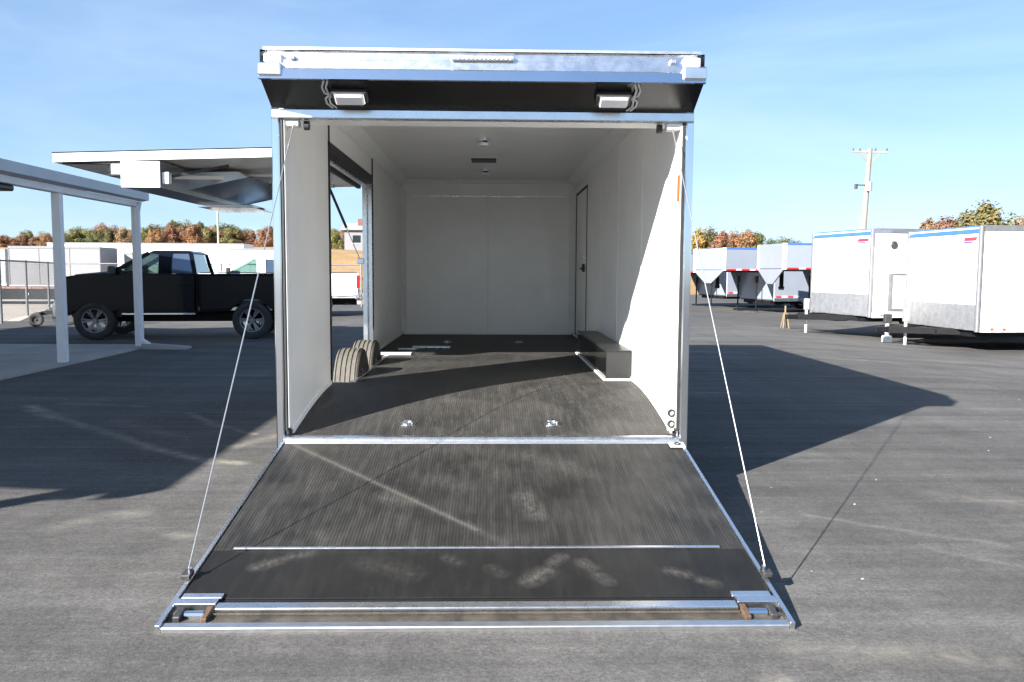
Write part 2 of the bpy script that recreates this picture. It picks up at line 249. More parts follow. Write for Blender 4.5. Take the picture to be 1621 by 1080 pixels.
# ------------------------------------------------------------------ mesh helpers
class B:
    def __init__(s): s.bm = bmesh.new()
    def box(s, lo, hi, bev=0.0, seg=1):
        c = [(a + b) / 2 for a, b in zip(lo, hi)]; d = [abs(b - a) for a, b in zip(lo, hi)]
        r = bmesh.ops.create_cube(s.bm, size=1.0, matrix=Matrix.Translation(c) @ Matrix.Diagonal((d[0], d[1], d[2], 1)))
        if bev > 0:
            es = list({e for v in r['verts'] for e in v.link_edges})
            bmesh.ops.bevel(s.bm, geom=es, offset=min(bev, min(d) * .45), segments=seg, affect='EDGES')
        return s
    def hexa(s, p, bev=0.0):                           # 8 points: 4 bottom ring, 4 top ring
        v = [s.bm.verts.new(q) for q in p]
        fs = [(0, 1, 2, 3), (4, 5, 6, 7), (0, 1, 5, 4), (1, 2, 6, 5), (2, 3, 7, 6), (3, 0, 4, 7)]
        F = [s.bm.faces.new([v[i] for i in f]) for f in fs]
        if bev: bmesh.ops.bevel(s.bm, geom=list({e for f in F for e in f.edges}), offset=bev, segments=2, affect='EDGES')
        return s
    def prism(s, pts, ax, a, b, bev=0.0, seg=1):
        def mk(p, t): return {'x': (t, p[0], p[1]), 'y': (p[0], t, p[1]), 'z': (p[0], p[1], t)}[ax]
        va = [s.bm.verts.new(mk(p, a)) for p in pts]; vb = [s.bm.verts.new(mk(p, b)) for p in pts]
        n = len(pts); F = [s.bm.faces.new(va), s.bm.faces.new(vb[::-1])]
        for i in range(n): F.append(s.bm.faces.new((va[i], vb[i], vb[(i + 1) % n], va[(i + 1) % n])))
        if bev:
            es = [e for f in F[:2] for e in f.edges]
            bmesh.ops.bevel(s.bm, geom=list(set(es)), offset=bev, segments=seg, affect='EDGES')
        return s
    def cyl(s, p0, p1, r0, r1=None, seg=12):
        p0 = Vector(p0); p1 = Vector(p1); r1 = r0 if r1 is None else r1
        d = p1 - p0; q = d.to_track_quat('Z', 'Y').to_matrix().to_4x4()
        bmesh.ops.create_cone(s.bm, cap_ends=True, segments=seg, radius1=r0, radius2=r1, depth=d.length, matrix=Matrix.Translation((p0 + p1) / 2) @ q)
        return s
    def tube(s, pts, r, seg=8):
        for a, b in zip(pts[:-1], pts[1:]): s.cyl(a, b, r, r, seg)
        return s
    def bar(s, p0, p1, w, h, upv=(0, 0, 1)):            # rectangular bar between two points
        p0 = Vector(p0); p1 = Vector(p1); d = (p1 - p0).normalized(); u = Vector(upv)
        sd_ = d.cross(u).normalized() * (w / 2); u2 = sd_.cross(d).normalized() * (h / 2)
        s.hexa([p0 - sd_ - u2, p0 + sd_ - u2, p0 + sd_ + u2, p0 - sd_ + u2, p1 - sd_ - u2, p1 + sd_ - u2, p1 + sd_ + u2, p1 - sd_ + u2]); return s
    def lathe(s, prof, c, axis='x', seg=36):            # prof: (along axis, radius), closed loop
        c = Vector(c); rings = []
        for k in range(seg):
            a = 2 * math.pi * k / seg; ca, sa = math.cos(a), math.sin(a); ring = []
            for h, r in prof:
                p = (h, r * ca, r * sa) if axis == 'x' else ((r * ca, h, r * sa) if axis == 'y' else (r * ca, r * sa, h))
                ring.append(s.bm.verts.new(c + Vector(p)))
            rings.append(ring)
        n = len(prof)
        for k in range(seg):
            A = rings[k]; C = rings[(k + 1) % seg]
            for i in range(n):
                s.bm.faces.new((A[i], A[(i + 1) % n], C[(i + 1) % n], C[i]))
        return s
    def quad(s, p):
        s.bm.faces.new([s.bm.verts.new(q) for q in p]); return s
    def build(s, name, mat, parent=None, smooth=False, M=None):
        if M is not None: s.bm.transform(M)
        bmesh.ops.recalc_face_normals(s.bm, faces=s.bm.faces)
        me = bpy.data.meshes.new(name); s.bm.to_mesh(me); s.bm.free()
        me.materials.append(MT[mat] if isinstance(mat, str) else mat)
        if smooth: me.shade_smooth(); me.set_sharp_from_angle(angle=R(32))
        o = bpy.data.objects.new(name, me); COL.objects.link(o); o.parent = parent
        return o
def tag(o, label=None, cat=None, group=None, kind=None):
    if label: o['label'] = label
    if cat: o['category'] = cat
    if group: o['group'] = group
    if kind: o['kind'] = kind
    return o
def thing(name, label, cat, loc=(0, 0, 0), rz=0.0, group=None):
    o = bpy.data.objects.new(name, None); COL.objects.link(o); o.location = loc; o.rotation_euler = (0, 0, rz); o.empty_display_size = 0.3
    return tag(o, label, cat, group)
def link_mesh(name, me, parent, loc=(0, 0, 0), rot=(0, 0, 0), scale=(1, 1, 1)):
    o = bpy.data.objects.new(name, me); COL.objects.link(o); o.parent = parent; o.location = loc; o.rotation_euler = rot; o.scale = scale; return o
def boxp(name, mat, parent, lo, hi, bev=0.0, smooth=False): return B().box(lo, hi, bev).build(name, mat, parent, smooth)

# ------------------------------------------------------------------ the ground
def sstep(a, b, x):
    t = min(1, max(0, (x - a) / (b - a))); return t * t * (3 - 2 * t)
def gz(x, y): return -0.25 * sstep(5.5, 11.0, x)
def sheet(name, xs, ys, zf, mat):
    b = B(); V = [[b.bm.verts.new((x, y, zf(x, y))) for x in xs] for y in ys]
    for j in range(len(ys) - 1):
        for i in range(len(xs) - 1): b.bm.faces.new((V[j][i], V[j][i + 1], V[j + 1][i + 1], V[j + 1][i]))
    return tag(b.build(name, mat, None, True), kind='structure')
sheet('ground', [-900, -300, -80, 0, 80, 300, 900], [-300, -60, 0, 70, 300, 1500], lambda x, y: -0.42, 'dry_grass')
sheet('parking_lot', [-220, -70, -40, -20, -10, -5, 0, 3, 5.5, 6.2, 7, 8, 9, 10, 11, 14, 20, 40, 80, 220], [-220, -80, -40, -20, -10, 0, 10, 20, 30, 50, 66], gz, 'asphalt')
# hill of dry grass behind the lot
def hz(x, y):
    t = sstep(52, 74, y) * (1 - 0.25 * sstep(110, 200, y)); k = 1 - sstep(-6, 22, x) * 0.62
    return -0.5 + 3.9 * t * k + 0.25 * math.sin(x * .21) * t + 0.2 * math.sin(x * .5 + y * .3) * t
sheet('hill', [-260 + i * 10 for i in range(60)], [50, 54, 58, 62, 66, 70, 75, 82, 95, 115, 150, 220, 300], hz, 'dry_grass')
g_ = B(); g_.quad([(-60, 17.5, .005), (-12.6, 17.5, .005), (-18.2, 31, .005), (-60, 40, .005)]); tag(g_.build('gravel_lot', 'gravel'), kind='structure')
g_ = B(); g_.quad([(-18.2, 31, .0052), (-12.6, 29.5, .0052), (-5, 29.5, .0052), (-5, 48, .0052), (-60, 48, .0052), (-60, 40, .0052)]); tag(g_.build('gravel_yard', 'gravel'), kind='structure')
tag(boxp('carport_slab', 'concrete', None, (-17.5, -4.4, -.05), (-6.12, 10.25, .035), .01), kind='structure')

# ------------------------------------------------------------------ the main trailer
T = thing('enclosed_trailer', 'open-backed black and white enclosed car trailer with its rear ramp lowered', 'trailer')
XW, XI = 1.285, 1.21                                    # outer skin and inner lining
J0, J1 = 1.40, 3.74                                     # side opening along Y
FY = 6.62                                               # inside of the nose wall
ZC, ZR = 2.67, 2.735
def zf(y): return 0.352 + 0.158 * math.sin(math.pi / 2 * min(1, max(0, y / 1.45)))
def wallprof(y0, y1, z1, off=0.0, n=10):
    pts = [(y0 + (y1 - y0) * i / n, zf(y0 + (y1 - y0) * i / n) + off) for i in range(n + 1)] if y0 < 1.45 else [(y0, zf(9) + off), (y1, zf(9) + off)]
    return pts + [(y1, z1), (y0, z1)]
ZO = 2.31                                               # top of the side opening
# exterior skins
B().prism([(0.05, .30), (J0, .42), (J0, ZR), (0.05, ZR)], 'x', -XW - .008, -XW).build('outer_skin', 'black_gloss', T)
boxp('outer_skin', 'black_gloss', T, (-XW - .008, J1, .42), (-XW, FY + .1, ZR))
boxp('outer_skin', 'black_gloss', T, (-XW - .008, J0, ZO + .05), (-XW, J1, ZR))
B().prism([(0.05, .30), (1.45, .42), (FY + .1, .42), (FY + .1, ZR), (0.05, ZR)], 'x', XW, XW + .008).build('outer_skin', 'black_gloss', T)
boxp('nose_skin', 'black_gloss', T, (-XW, FY + .06, .42), (XW, FY + .098, ZR))
boxp('roof', 'alu_b', T, (-XW, 0.06, ZR - .04), (XW, FY + .058, ZR - .002))
for s in (-1, 1):
    boxp('roof_rail', 'alu', T, (s * XW - .03, 0.06, ZR - .10) if s < 0 else (s * XW + .01, 0.06, ZR - .10), (s * XW - .01, FY + .1, ZR + .02) if s < 0 else (s * XW + .03, FY + .1, ZR + .0), .008)
# inner lining, sheet by sheet with recessed joints
def lining(side, y0, y1, z1, lowoff=0.03):
    x0, x1 = (-XI - .02, -XI) if side < 0 else (XI, XI + .02)
    g2 = .0025
    B().prism(wallprof(y0 + g2, y1 - g2, z1, lowoff), 'x', x0, x1).build('wall_panel', 'white', T)
boxp('wall_core', 'alu_b', T, (-XW + .001, J1 + .03, .40), (-XI - .022, FY + .055, ZR - .045))
B().prism([(.08, .30), (J0 - .03, .40), (J0 - .03, ZR - .045), (.08, ZR - .045)], 'x', -XW + .001, -XI - .022).build('wall_core', 'alu_b', T)
boxp('wall_core', 'alu_b', T, (-XW + .001, J0 - .03, ZO + .08), (-XI - .022, J1 + .03, ZR - .045))
B().prism([(.08, .30), (1.45, .40), (FY + .055, .40), (FY + .055, ZR - .045), (.08, ZR - .045)], 'x', XI + .022, XW - .001).build('wall_core', 'alu_b', T)
lining(-1, .10, J0 - .02, ZC)
lining(-1, J1 + .02, 5.15, ZC); lining(-1, 5.15, FY, ZC)
boxp('wall_panel', 'white', T, (-XI - .02, J0 - .018, ZO + .09), (-XI, J1 + .018, ZC))
for a, b in ((.10, 1.32), (1.32, 2.54), (2.54, 3.76), (3.76, 5.02)): lining(1, a, b, ZC)
boxp('wall_panel', 'white', T, (XI, 5.0225, 2.46), (XI + .02, 6.32, ZC)); lining(1, 6.32, FY, ZC)
# seam battens on the right wall
for y in (1.32, 2.54, 3.76): boxp('joint_strip', 'wtrim', T, (XI - .004, y - .016, zf(y) + .05), (XI - .0005, y + .016, ZC - .12), .002)
# side entry door in the right wall
dr = boxp('entry_door', 'white', T, (XI + .002, 5.05, .56), (XI + .03, 6.29, 2.43), .004)
gk = B(); gk.box((XI - .006, 5.025, .53), (XI + .015, 5.048, 2.455)); gk.box((XI - .006, 6.292, .53), (XI + .015, 6.315, 2.455)); gk.box((XI - .006, 5.0485, 2.432), (XI + .015, 6.2915, 2.455)); gk.build('gasket', 'black', dr)
hd = B(); hd.box((XI - .03, 5.24, 1.40), (XI + .001, 5.30, 1.50), .008); hd.box((XI - .05, 5.25, 1.43), (XI - .03, 5.36, 1.455), .006); hd.build('latch_handle', 'plastic', dr)
boxp('deadbolt', 'chrome', dr, (XI - .015, 5.25, 1.56), (XI + .001, 5.29, 1.60), .005)
# nose wall
for lo, hi in (((-XI, 2.445), (XI, ZC)), ((-XI, .54), (0.0, 2.435)), ((0.002, .54), (XI, 2.435))):
    boxp('front_panel', 'white', T, (lo[0], FY, lo[1]), (hi[0], FY + .02, hi[1]))
boxp('front_panel_trim', 'alu', T, (-1.2, FY - .010, 2.430), (1.2, FY - .001, 2.452), .003)
for x in (-.35, -.02, .25, .8): boxp('trim_screw', 'chrome', T, (x - .01, FY - .016, 2.434), (x + .01, FY - .0105, 2.448), .003)
for s in (-1, 1):
    B().prism([(s * XI, FY), (s * (XI - .07), FY), (s * XI, FY - .07)], 'z', .545, ZC - .11).build('corner_trim', 'wtrim', T)
    for y in (.16,): pass
# ceiling, coves and header
for a, b in ((.26, 1.5), (1.5, 2.74), (2.74, 3.98), (3.98, 5.22), (5.22, FY)):
    boxp('ceiling_panel', 'white', T, (-XI - .02, a + .003, ZC + .001), (XI + .02, b - .003, ZC + .03))
for s in (-1, 1):
    B().prism([(s * (XI - .0), ZC), (s * (XI - .10), ZC), (s * (XI - .095), ZC - .012), (s * (XI - .012), ZC - .095), (s * XI, ZC - .10)], 'y', .27, FY - .003).build('ceiling_cove', 'wtrim', T)
B().prism([(s_, z_) for s_, z_ in ((-XI, ZC), (XI, ZC), (XI, ZC - .05), (-XI, ZC - .05))], 'y', FY - .06, FY - .002).build('front_cove', 'wtrim', T)
hb = boxp('rear_header', 'alu', T, (-XW, 0.0, 2.315), (XW, .055, 2.372), .006)
boxp('header_soffit', 'white', T, (-1.235, .056, 2.318), (1.235, .26, ZC + .02), .004)
for s in (-1, 1):
    boxp('rear_post', 'chrome', T, (min(s * XW, s * 1.236), 0.0, .27), (max(s * XW, s * 1.236), .055, 2.314), .007)
    boxp('post_return', 'alu_b', T, (min(s * 1.2835, s * 1.238), .056, .30), (max(s * 1.2835, s * 1.238), .10, 2.314))
    boxp('door_seal', 'black', T, (min(s * 1.235, s * 1.216), .012, .40), (max(s * 1.235, s * 1.216), .075, 2.312), .004)
    boxp('lining_edge', 'wtrim', T, (min(s * 1.215, s * 1.2105), .02, .42), (max(s * 1.2395, s * 1.2105), .0995, 2.312))
boxp('side_marker', 'amber', T, (1.20, .02, 1.84), (1.2095, .06, 2.00), .003)
# cable pulleys tucked under the header
for s in (-1, 1):
    pl = boxp('pulley_bracket', 'wtrim', T, (s * 1.17 - .045, .03, 2.275), (s * 1.17 + .045, .12, 2.314), .006)
    B().cyl((s * 1.10 - .0, .075, 2.285), (s * 1.10 + .03 * s * -1, .075, 2.285), .028, None, 16).build('pulley', 'plastic', pl)
# floor with the lowered beaver tail, notched for the wheels
ys = [0.06 + i * .14 for i in range(11)] + [1.62, J1 - .02, FY]
def floor_strip(b, x0, x1, yl, lift=0.0, th=.03):
    prof = [(y, zf(y) + lift) for y in yl] + [(y, zf(y) + lift - th) for y in reversed(yl)]
    b.prism(prof, 'x', x0, x1)
NX = -1.035
fb = B(); floor_strip(fb, NX, XI, ys); fb.build('floor', 'floor_rib', T, True)
fb = B(); floor_strip(fb, -XI, NX, [y for y in ys if y <= 1.5]); fb.build('floor', 'floor_rib', T, True)
fb = B(); floor_strip(fb, -XI, NX, [J1 - .02, FY]); fb.build('floor', 'floor_rib', T, True)
tb = B(); tb.box((NX - .045, 1.49, .47), (NX - .0005, J1 - .021, .516), .004); tb.build('well_edge_trim', 'alu', T)
boxp('well_edge_trim', 'alu', T, (-XI, 1.462, .44), (NX - .046, 1.492, .514), .003)
boxp('well_cover_plate', 'wtrim', T, (-1.20, 3.66, .512), (-.80, 3.80, .53), .004)
boxp('tool_bar', 'alu', T, (-.86, 4.42, .513), (-.42, 4.47, .54), .006)
boxp('tool_bar', 'alu', T, (-1.0, 4.2, .513), (-.78, 4.24, .535), .006)
boxp('well_liner', 'black_paint', T, (NX, 1.5, .16), (NX + .012, J1 - .03, .478))
# floor trims along the walls
for s, segs in ((-1, ((.1, J0 - .02), (J1 + .02, FY - .02))), (1, ((.1, 1.655), (3.95, FY - .02)))):
    for a, b in segs:
        n = 12; yl = [a + (b - a) * i / n for i in range(n + 1)]
        prof = [(y, zf(y) + .001) for y in yl] + [(y, zf(y) + .03) for y in reversed(yl)]
        B().prism(prof, 'x', s * XI, s * (XI - .010)).build('floor_trim', 'wtrim', T)
boxp('front_floor_trim', 'wtrim', T, (-XI + .02, FY - .012, .511), (XI - .02, FY - .001, .54))
# wheel box along the right wall
wb = boxp('wheel_box', 'black_gloss', T, (.995, 1.66, .485), (XI - .001, 3.94, .745), .006)
MT['box_lid'] = basic('black_satin_lid', (0.016, 0.016, 0.016), 0.35, 0, 0.2, 5)
boxp('lid', 'box_lid', wb, (.990, 1.652, .7455), (XI - .0015, 3.945, .757), .003)
boxp('end_plate', 'box_lid', wb, (.998, 1.652, .50), (XI - .002, 1.6595, .744), .002)
boxp('base_trim', 'wtrim', wb, (.975, 1.63, .500), (.994, 3.94, .524), .003); boxp('base_trim', 'wtrim', wb, (.9945, 1.63, .500), (XI - .012, 1.651, .524), .003)
# sill
boxp('rear_sill', 'alu', T, (-1.236, -.005, .318), (1.236, .058, .366), .006)
boxp('sill_hinge', 'alu_b', T, (-1.235, -.034, .300), (1.235, -.0055, .345), .005)
boxp('rear_cross_member', 'black_paint', T, (-1.27, .01, .2), (1.27, .12, .298))
# recessed tie-down rings
for x, y in ((-.5, .27), (.45, .27), (-.5, 5.29), (.40, 5.29)):
    z = zf(y); sl = math.atan2(zf(y + .05) - zf(y - .05), .1)
    Mx = Matrix.Translation((x, y, z + .003)) @ Matrix.Rotation(sl, 4, 'X')
    r = B().prism([(math.cos(a) * .055, math.sin(a) * .048) for a in [k * math.pi / 8 for k in range(16)]], 'z', -.002, .003).build('tie_down', 'alu', T, M=Mx)
    b = B(); P = [(math.cos(a) * .032, math.sin(a) * .028, .010) for a in [k * math.pi / 8 for k in range(17)]]; b.tube(P, .006, 6); b.build('ring', 'chrome', r, True, M=Mx)
# hinge and latch hardware in the right rear corner
hp = boxp('latch_plate', 'wpaint', T, (1.165, .03, .40), (1.2095, .048, .56), .004)
for z in (.445, .515): B().lathe([(.0, .014), (.0, .026), (-.008, .026), (-.008, .014)], (1.187, .029, z), 'y', 18).build('ring', 'plastic', hp)
boxp('latch_block', 'plastic', hp, (1.15, .01, .372), (1.208, .03, .386), .003)
# ceiling lamps and roof vent
for y in (3.0, 5.45):
    lm = B().lathe([(ZC, 0.001), (ZC, .075), (ZC - .025, .075), (ZC - .04, .06), (ZC - .04, .001)], (-.03, y, 0), 'z', 20).build('dome_lamp', 'chrome', T, True)
    B().lathe([(ZC - .041, 0.001), (ZC - .041, .055), (ZC - .065, .045), (ZC - .075, .001)], (-.03, y, 0), 'z', 20).build('lens', 'lens', lm, True)
vt = boxp('roof_vent', 'wtrim', T, (-.20, 4.25, ZC - .018), (.12, 4.57, ZC), .006)
boxp('vent_grille', 'plastic', vt, (-.18, 4.243, ZC - .03), (.10, 4.55, ZC - .0185), .003)
# side opening: gaskets and jambs
for y, nm in ((J0, 'near'), (J1, 'far')):
    s = 1 if nm == 'near' else -1
    boxp('jamb', 'black' if nm == 'near' else 'alu', T, (-XW - .012, min(y, y - s * .018), .46), (-XI - .001, max(y, y - s * .018), ZO + .04), .002)
    boxp('jamb_seal', 'black', T, (-XI, min(y - s * .012, y + s * .006), .50), (-XI + .012, max(y - s * .012, y + s * .006), ZO + .30), .003)
boxp('jamb', 'alu', T, (-XW - .02, J1 - .045, .46), (-XW + .03, J1 - .0185, ZO + .03), .004)
boxp('opening_header', 'black', T, (-XW, J0 + .002, ZO + .0), (-XI + .006, J1 - .002, ZO + .085), .004)
boxp('opening_header_strip', 'alu', T, (-XW - .03, J0 + .004, ZO - .005), (-XW - .001, J1 - .004, ZO + .02), .004)
# chassis, axles and wheels
for s in (-1, 1): boxp('frame_rail', 'black_paint', T, (s * .86 - .04, 1.2, .28), (s * .86 + .04, FY, .40))
for y in (2.1, 2.95): B().cyl((-1.04, y, .36), (1.04, y, .36), .04).build('axle', 'black_paint', T)
tg = B(); tg.bar((-.86, FY, .36), (0, FY + 1.3, .36), .08, .12); tg.bar((.86, FY, .36), (0, FY + 1.3, .36), .08, .12); tg.cyl((0, FY + 1.2, .05), (0, FY + 1.2, .9), .04); tg.cyl((0, FY + 1.2, 0), (0, FY + 1.2, .05), .1); tg.build('tongue', 'black_paint', T)
def tyre_meshes(r=.365, wd=.225, rim=.2, tread='tread'):
    h = wd / 2; gr = []
    for k in range(5):
        c = -h * .72 + k * h * .36
        gr += [(c - .007, r), (c - .005, r - .009), (c + .005, r - .009), (c + .007, r)]
    tp = [(-h * .9, r - .012)] + gr + [(h * .9, r - .012)]
    t = B().lathe(tp + [(h * .9, r - .03), (-h * .9, r - .03)], (0, 0, 0), 'x', 40).build('tread', tread, None)
    sw = B().lathe([(-h * .9, r - .014), (-h, r - .06), (-h * .98, rim + .04), (-h * .8, rim), (h * .8, rim), (h * .98, rim + .04), (h, r - .06), (h * .9, r - .014), (h * .85, r - .031), (-h * .85, r - .031)], (0, 0, 0), 'x', 40).build('tyre', 'rubber', None, True)
    b = B(); b.lathe([(-h * .75, rim - .001), (-h * .75, rim - .025), (h * .75, rim - .025), (h * .75, rim - .001)], (0, 0, 0), 'x', 32)
    b.cyl((-.01, 0, 0), (.02, 0, 0), rim - .026, None, 32)
    for k in range(8):
        a = k * math.pi / 4; b.cyl((.02, .07 * math.cos(a), .07 * math.sin(a)), (.035, .07 * math.cos(a), .07 * math.sin(a)), .012, None, 6)
    b.cyl((.02, 0, 0), (.07, 0, 0), .045, .04, 16)
    rm = b.build('rim', 'alu_b', None, True)
    ms = [o.data for o in (sw, t, rm)]
    for o in (sw, t, rm): bpy.data.objects.remove(o)
    return ms
TM = tyre_meshes()
def put_wheel(parent, loc, out, ms=TM, scale=1.0):
    rot = (0, 0, 0 if out > 0 else math.pi)
    w_ = link_mesh('wheel', ms[0], parent, loc, rot, (scale,) * 3)
    link_mesh('tread', ms[1], w_); link_mesh('rim', ms[2], w_); return w_
for y in (2.1, 2.95):
    put_wheel(T, (-1.165, y, .365), -1); put_wheel(T, (1.15, y, .365), 1)
# spoiler over the opening
sp = B().prism([(.0, 2.373), (-.25, 2.492), (-.25, 2.50), (.0, 2.386)], 'x', -1.272, 1.272).build('spoiler_underside', 'black_satin', T)
SL = Vector((0, -.25, .119)).normalized(); SN = Vector((1, 0, 0)).cross(SL); SN = SN if SN.z < 0 else -SN
sp2 = B().prism([(-.251, 2.486), (-.274, 2.488), (-.262, 2.545), (-.256, 2.551), (-.250, 2.545)], 'x', -1.282, 1.282).build('spoiler_lower_trim', 'chrome', T)
fc = B().prism([(-.2515, 2.551), (-.256, 2.5515), (-.246, 2.60), (-.236, 2.605), (-.225, 2.656), (-.18, 2.656), (-.18, 2.53), (-.2, 2.51), (-.249, 2.51)], 'x', -1.24, 1.24).build('spoiler_face', 'alu', T)
B().prism([(-.245, 2.657), (-.245, 2.672), (0.0, 2.722), (.058, 2.722), (.058, 2.716), (0.0, 2.714)], 'x', -1.258, 1.258).build('spoiler_cap', 'alu_b', T)
B().prism([(-.179, 2.655), (-.179, 2.56), (-.0, 2.41), (.054, 2.41), (.054, 2.713), (.0, 2.713)], 'x', -1.24, 1.24).build('spoiler_core', 'alu_b', T)
for s in (-1, 1):
    B().prism([(0, 2.374), (-.248, 2.495), (-.248, 2.655), (0, 2.71)], 'x', s * 1.2725, s * 1.277).build('spoiler_end', 'black_gloss', T)
    boxp('corner_cap', 'alu', T, (min(s * 1.150, s * 1.285), -.285, 2.505), (max(s * 1.150, s * 1.285), -.20, 2.578), .008)
    boxp('corner_lamp', 'lens', T, (min(s * 1.150, s * 1.252), -.262, 2.5825), (max(s * 1.150, s * 1.252), -.215, 2.632), .006)
    boxp('clip', 'alu_b', T, (s * 1.09 - .014, -.268, 2.60), (s * 1.09 + .014, -.232, 2.622), .003)
bb = boxp('brake_lamp_bar', 'alu_b', T, (-.185, -.268, 2.603), (.175, -.24, 2.632), .004)
for k in range(14): B().cyl((-.165 + k * .0247, -.2685, 2.617), (-.165 + k * .0247, -.274, 2.617), .0085, .007, 8).build('led', 'lens', bb)
# loading lamps and their leads on the spoiler underside
for s, cx in ((-1, -.785), (1, .765)):
    c0 = Vector((cx, -.135, 2.373 + .135 * .476)) + SN * .001
    def L3(u, v, n): return tuple(c0 + Vector((1, 0, 0)) * u + SL * v + SN * n)
    def lbox(nm, mt, par, u, v, n, bev=.006):
        M3 = Matrix(((1, SL.x, SN.x, c0.x), (0, SL.y, SN.y, c0.y), (0, SL.z, SN.z, c0.z), (0, 0, 0, 1)))
        return B().box((u[0], v[0], n[0]), (u[1], v[1], n[1]), bev).build(nm, mt, par, M=M3)
    lh = lbox('loading_lamp', 'black', T, (-.105, .105), (-.05, .05), (0, .035)); lbox('bezel', 'alu', lh, (-.088, .088), (-.044, .058), (.0352, .048))
    lbox('lens', 'lens', lh, (-.08, .08), (-.036, .046), (.0482, .058))
    e = s * .11
    for dx in (0, s * .022):
        pts = [L3(e - s * .0 + dx, .12, .006), L3(e + s * .018 + dx, .07, .012), L3(e + s * .012 + dx, .02, .014), L3(e - s * .004 + dx * .6, 0, .012), L3(e + s * .014 + dx, -.03, .014), L3(e + s * .016 + dx, -.08, .012), L3(e - s * .01 + dx, -.13, .006)]
        B().tube(pts, .006, 6).build('lead', 'wire_white', lh, True)
boxp('door_hinge_bar', 'black', T, (-XW - .075, J0 + .02, ZO - .055), (-XW - .035, J1 - .03, ZO - .012), .004)
# side door swung up as an awning, with the fender box still on it
DX0, DX1, DY0, DY1 = -3.30, -XW - .03, 1.40, J1
def dz(x): return 2.345 + (x - DX1) * .032
ad = B().prism([(DX0, dz(DX0)), (DX1, dz(DX1)), (DX1, dz(DX1) - .055), (DX0, dz(DX0) - .055)], 'y', DY0 + .012, DY1 - .012).build('awning_door', 'white', T)
B().prism([(DX0 - .012, dz(DX0) + .010), (DX1, dz(DX1) + .010), (DX1, dz(DX1) + .0005), (DX0 - .012, dz(DX0) + .0005)], 'y', DY0 - .003, DY1 + .003).build('outer_skin', 'black_gloss', ad)
for y0, y1 in ((DY0 - .002, DY0 + .0115), (DY1 - .0115, DY1 + .002)):
    B().prism([(DX0, dz(DX0)), (DX1 - .0, dz(DX1)), (DX1 - .0, dz(DX1) - .065), (DX0, dz(DX0) - .065)], 'y', y0, y1).build('edge_trim', 'wpaint', ad)
boxp('edge_trim', 'alu', ad, (DX0 - .010, DY0, dz(DX0) - .066), (DX0 - .0005, DY1, dz(DX0)))
boxp('seal', 'black', ad, (DX0 + .05, DY0 + .02, dz(DX0) - .075), (DX0 + .75, DY0 + .05, dz(DX0) - .0555), .004)
for y in (2.2, 3.0): boxp('stiffener', 'stainless', ad, (DX0 + .06, y - .04, dz(DX0) - .085), (DX1 - .15, y + .04, dz(DX0) - .056), .004)
FX0, FX1 = -2.79, -2.50
fe = B().prism([(FX0, 2.03), (FX0, 2.228), (FX1, 2.232), (FX1, 2.03)], 'y', 1.405, 3.72, .004).build('fender_box', 'stainless', ad)
boxp('end_plate', 'wpaint', fe, (FX0 - .004, 1.390, 2.028), (FX1 + .004, 1.4045, 2.228), .003)
boxp('bracket', 'wpaint', fe, (FX0 - .09, 1.42, 2.13), (FX0 - .005, 1.46, 2.21), .004); boxp('bracket', 'wpaint', fe, (FX1 + .005, 1.42, 2.06), (FX1 + .06, 1.48, 2.15), .004)
ap = B(); ap.prism([(FX1 + .001, 2.07), (FX1 + .001, 2.215), (FX1 + .42, 2.225), (FX1 + .50, 2.18)], 'y', 2.0, 3.65); ap.build('splash_panel', 'stainless', fe)
B().bar((FX1 + .03, 1.6, 2.13), (FX1 + .46, 2.3, 2.2), .035, .03).build('brace', 'wpaint', fe)
B().bar((FX1 + .02, 1.5, 2.12), (FX1 + .45, 1.65, 2.23), .03, .02).build('brace', 'plastic', fe)
b = B(); b.cyl((FX1 + .3, 3.6, 2.0), (FX1 + .36, 3.6, 2.0), .045); b.cyl((FX1 + .36, 3.6, 2.0), (FX1 + .75, 3.6, 2.0), .008, None, 6); b.build('pull_rod', 'plastic', fe)
boxp('lower_lip', 'chrome', fe, (FX0 + .02, 3.0, 2.0), (FX1 + .25, 3.72, 2.028), .004)
st = B(); s0, s1 = Vector((-1.64, 3.64, 2.27)), Vector((-1.325, 3.69, 1.50)); sm_ = s0.lerp(s1, .55)
st.cyl(s0, sm_, .014); st.build('gas_strut', 'plastic', T); B().cyl(sm_, s1, .006, None, 8).build('strut_rod', 'chrome', T)
boxp('strut_mount', 'alu', T, (-1.36, 3.67, 1.47), (-1.29, 3.71, 1.53), .006)

# rear ramp: local axes u across, v away from the hinge, n up out of the deck
RH = Vector((0, -.036, .335)); RE = Vector((0, -1.975, .030)); RV = (RE - RH).normalized(); RN = Vector((0, RV.z, -RV.y))
MR = Matrix(((1, 0, 0, 0), (0, RV.y, RN.y, RH.y), (0, RV.z, RN.z, RH.z), (0, 0, 0, 1)))
class BR(B):
    def build(s, name, mat, parent=None, smooth=False): 
        bmesh.ops.recalc_face_normals(s.bm, faces=s.bm.faces)
        me = bpy.data.meshes.new(name); s.bm.to_mesh(me); s.bm.free(); me.materials.append(MT[mat])
        if smooth: me.shade_smooth(); me.set_sharp_from_angle(angle=R(32))
        o = bpy.data.objects.new(name, me); COL.objects.link(o); o.parent = parent
        if parent is T: o.matrix_local = MR
        return o
def rbox(nm, mt, par, u, v, n, bev=.003): return BR().box((u[0], v[0], n[0]), (u[1], v[1], n[1]), bev).build(nm, mt, par)
RP = rbox('ramp_door', 'black_gloss', T, (-1.225, 1.225), (.0, 1.80), (-.040, -.006), .002)
rbox('ribbed_mat', 'ramp_rib', RP, (-1.226, 1.226), (.012, 1.376), (-.0055, .0005), .001)
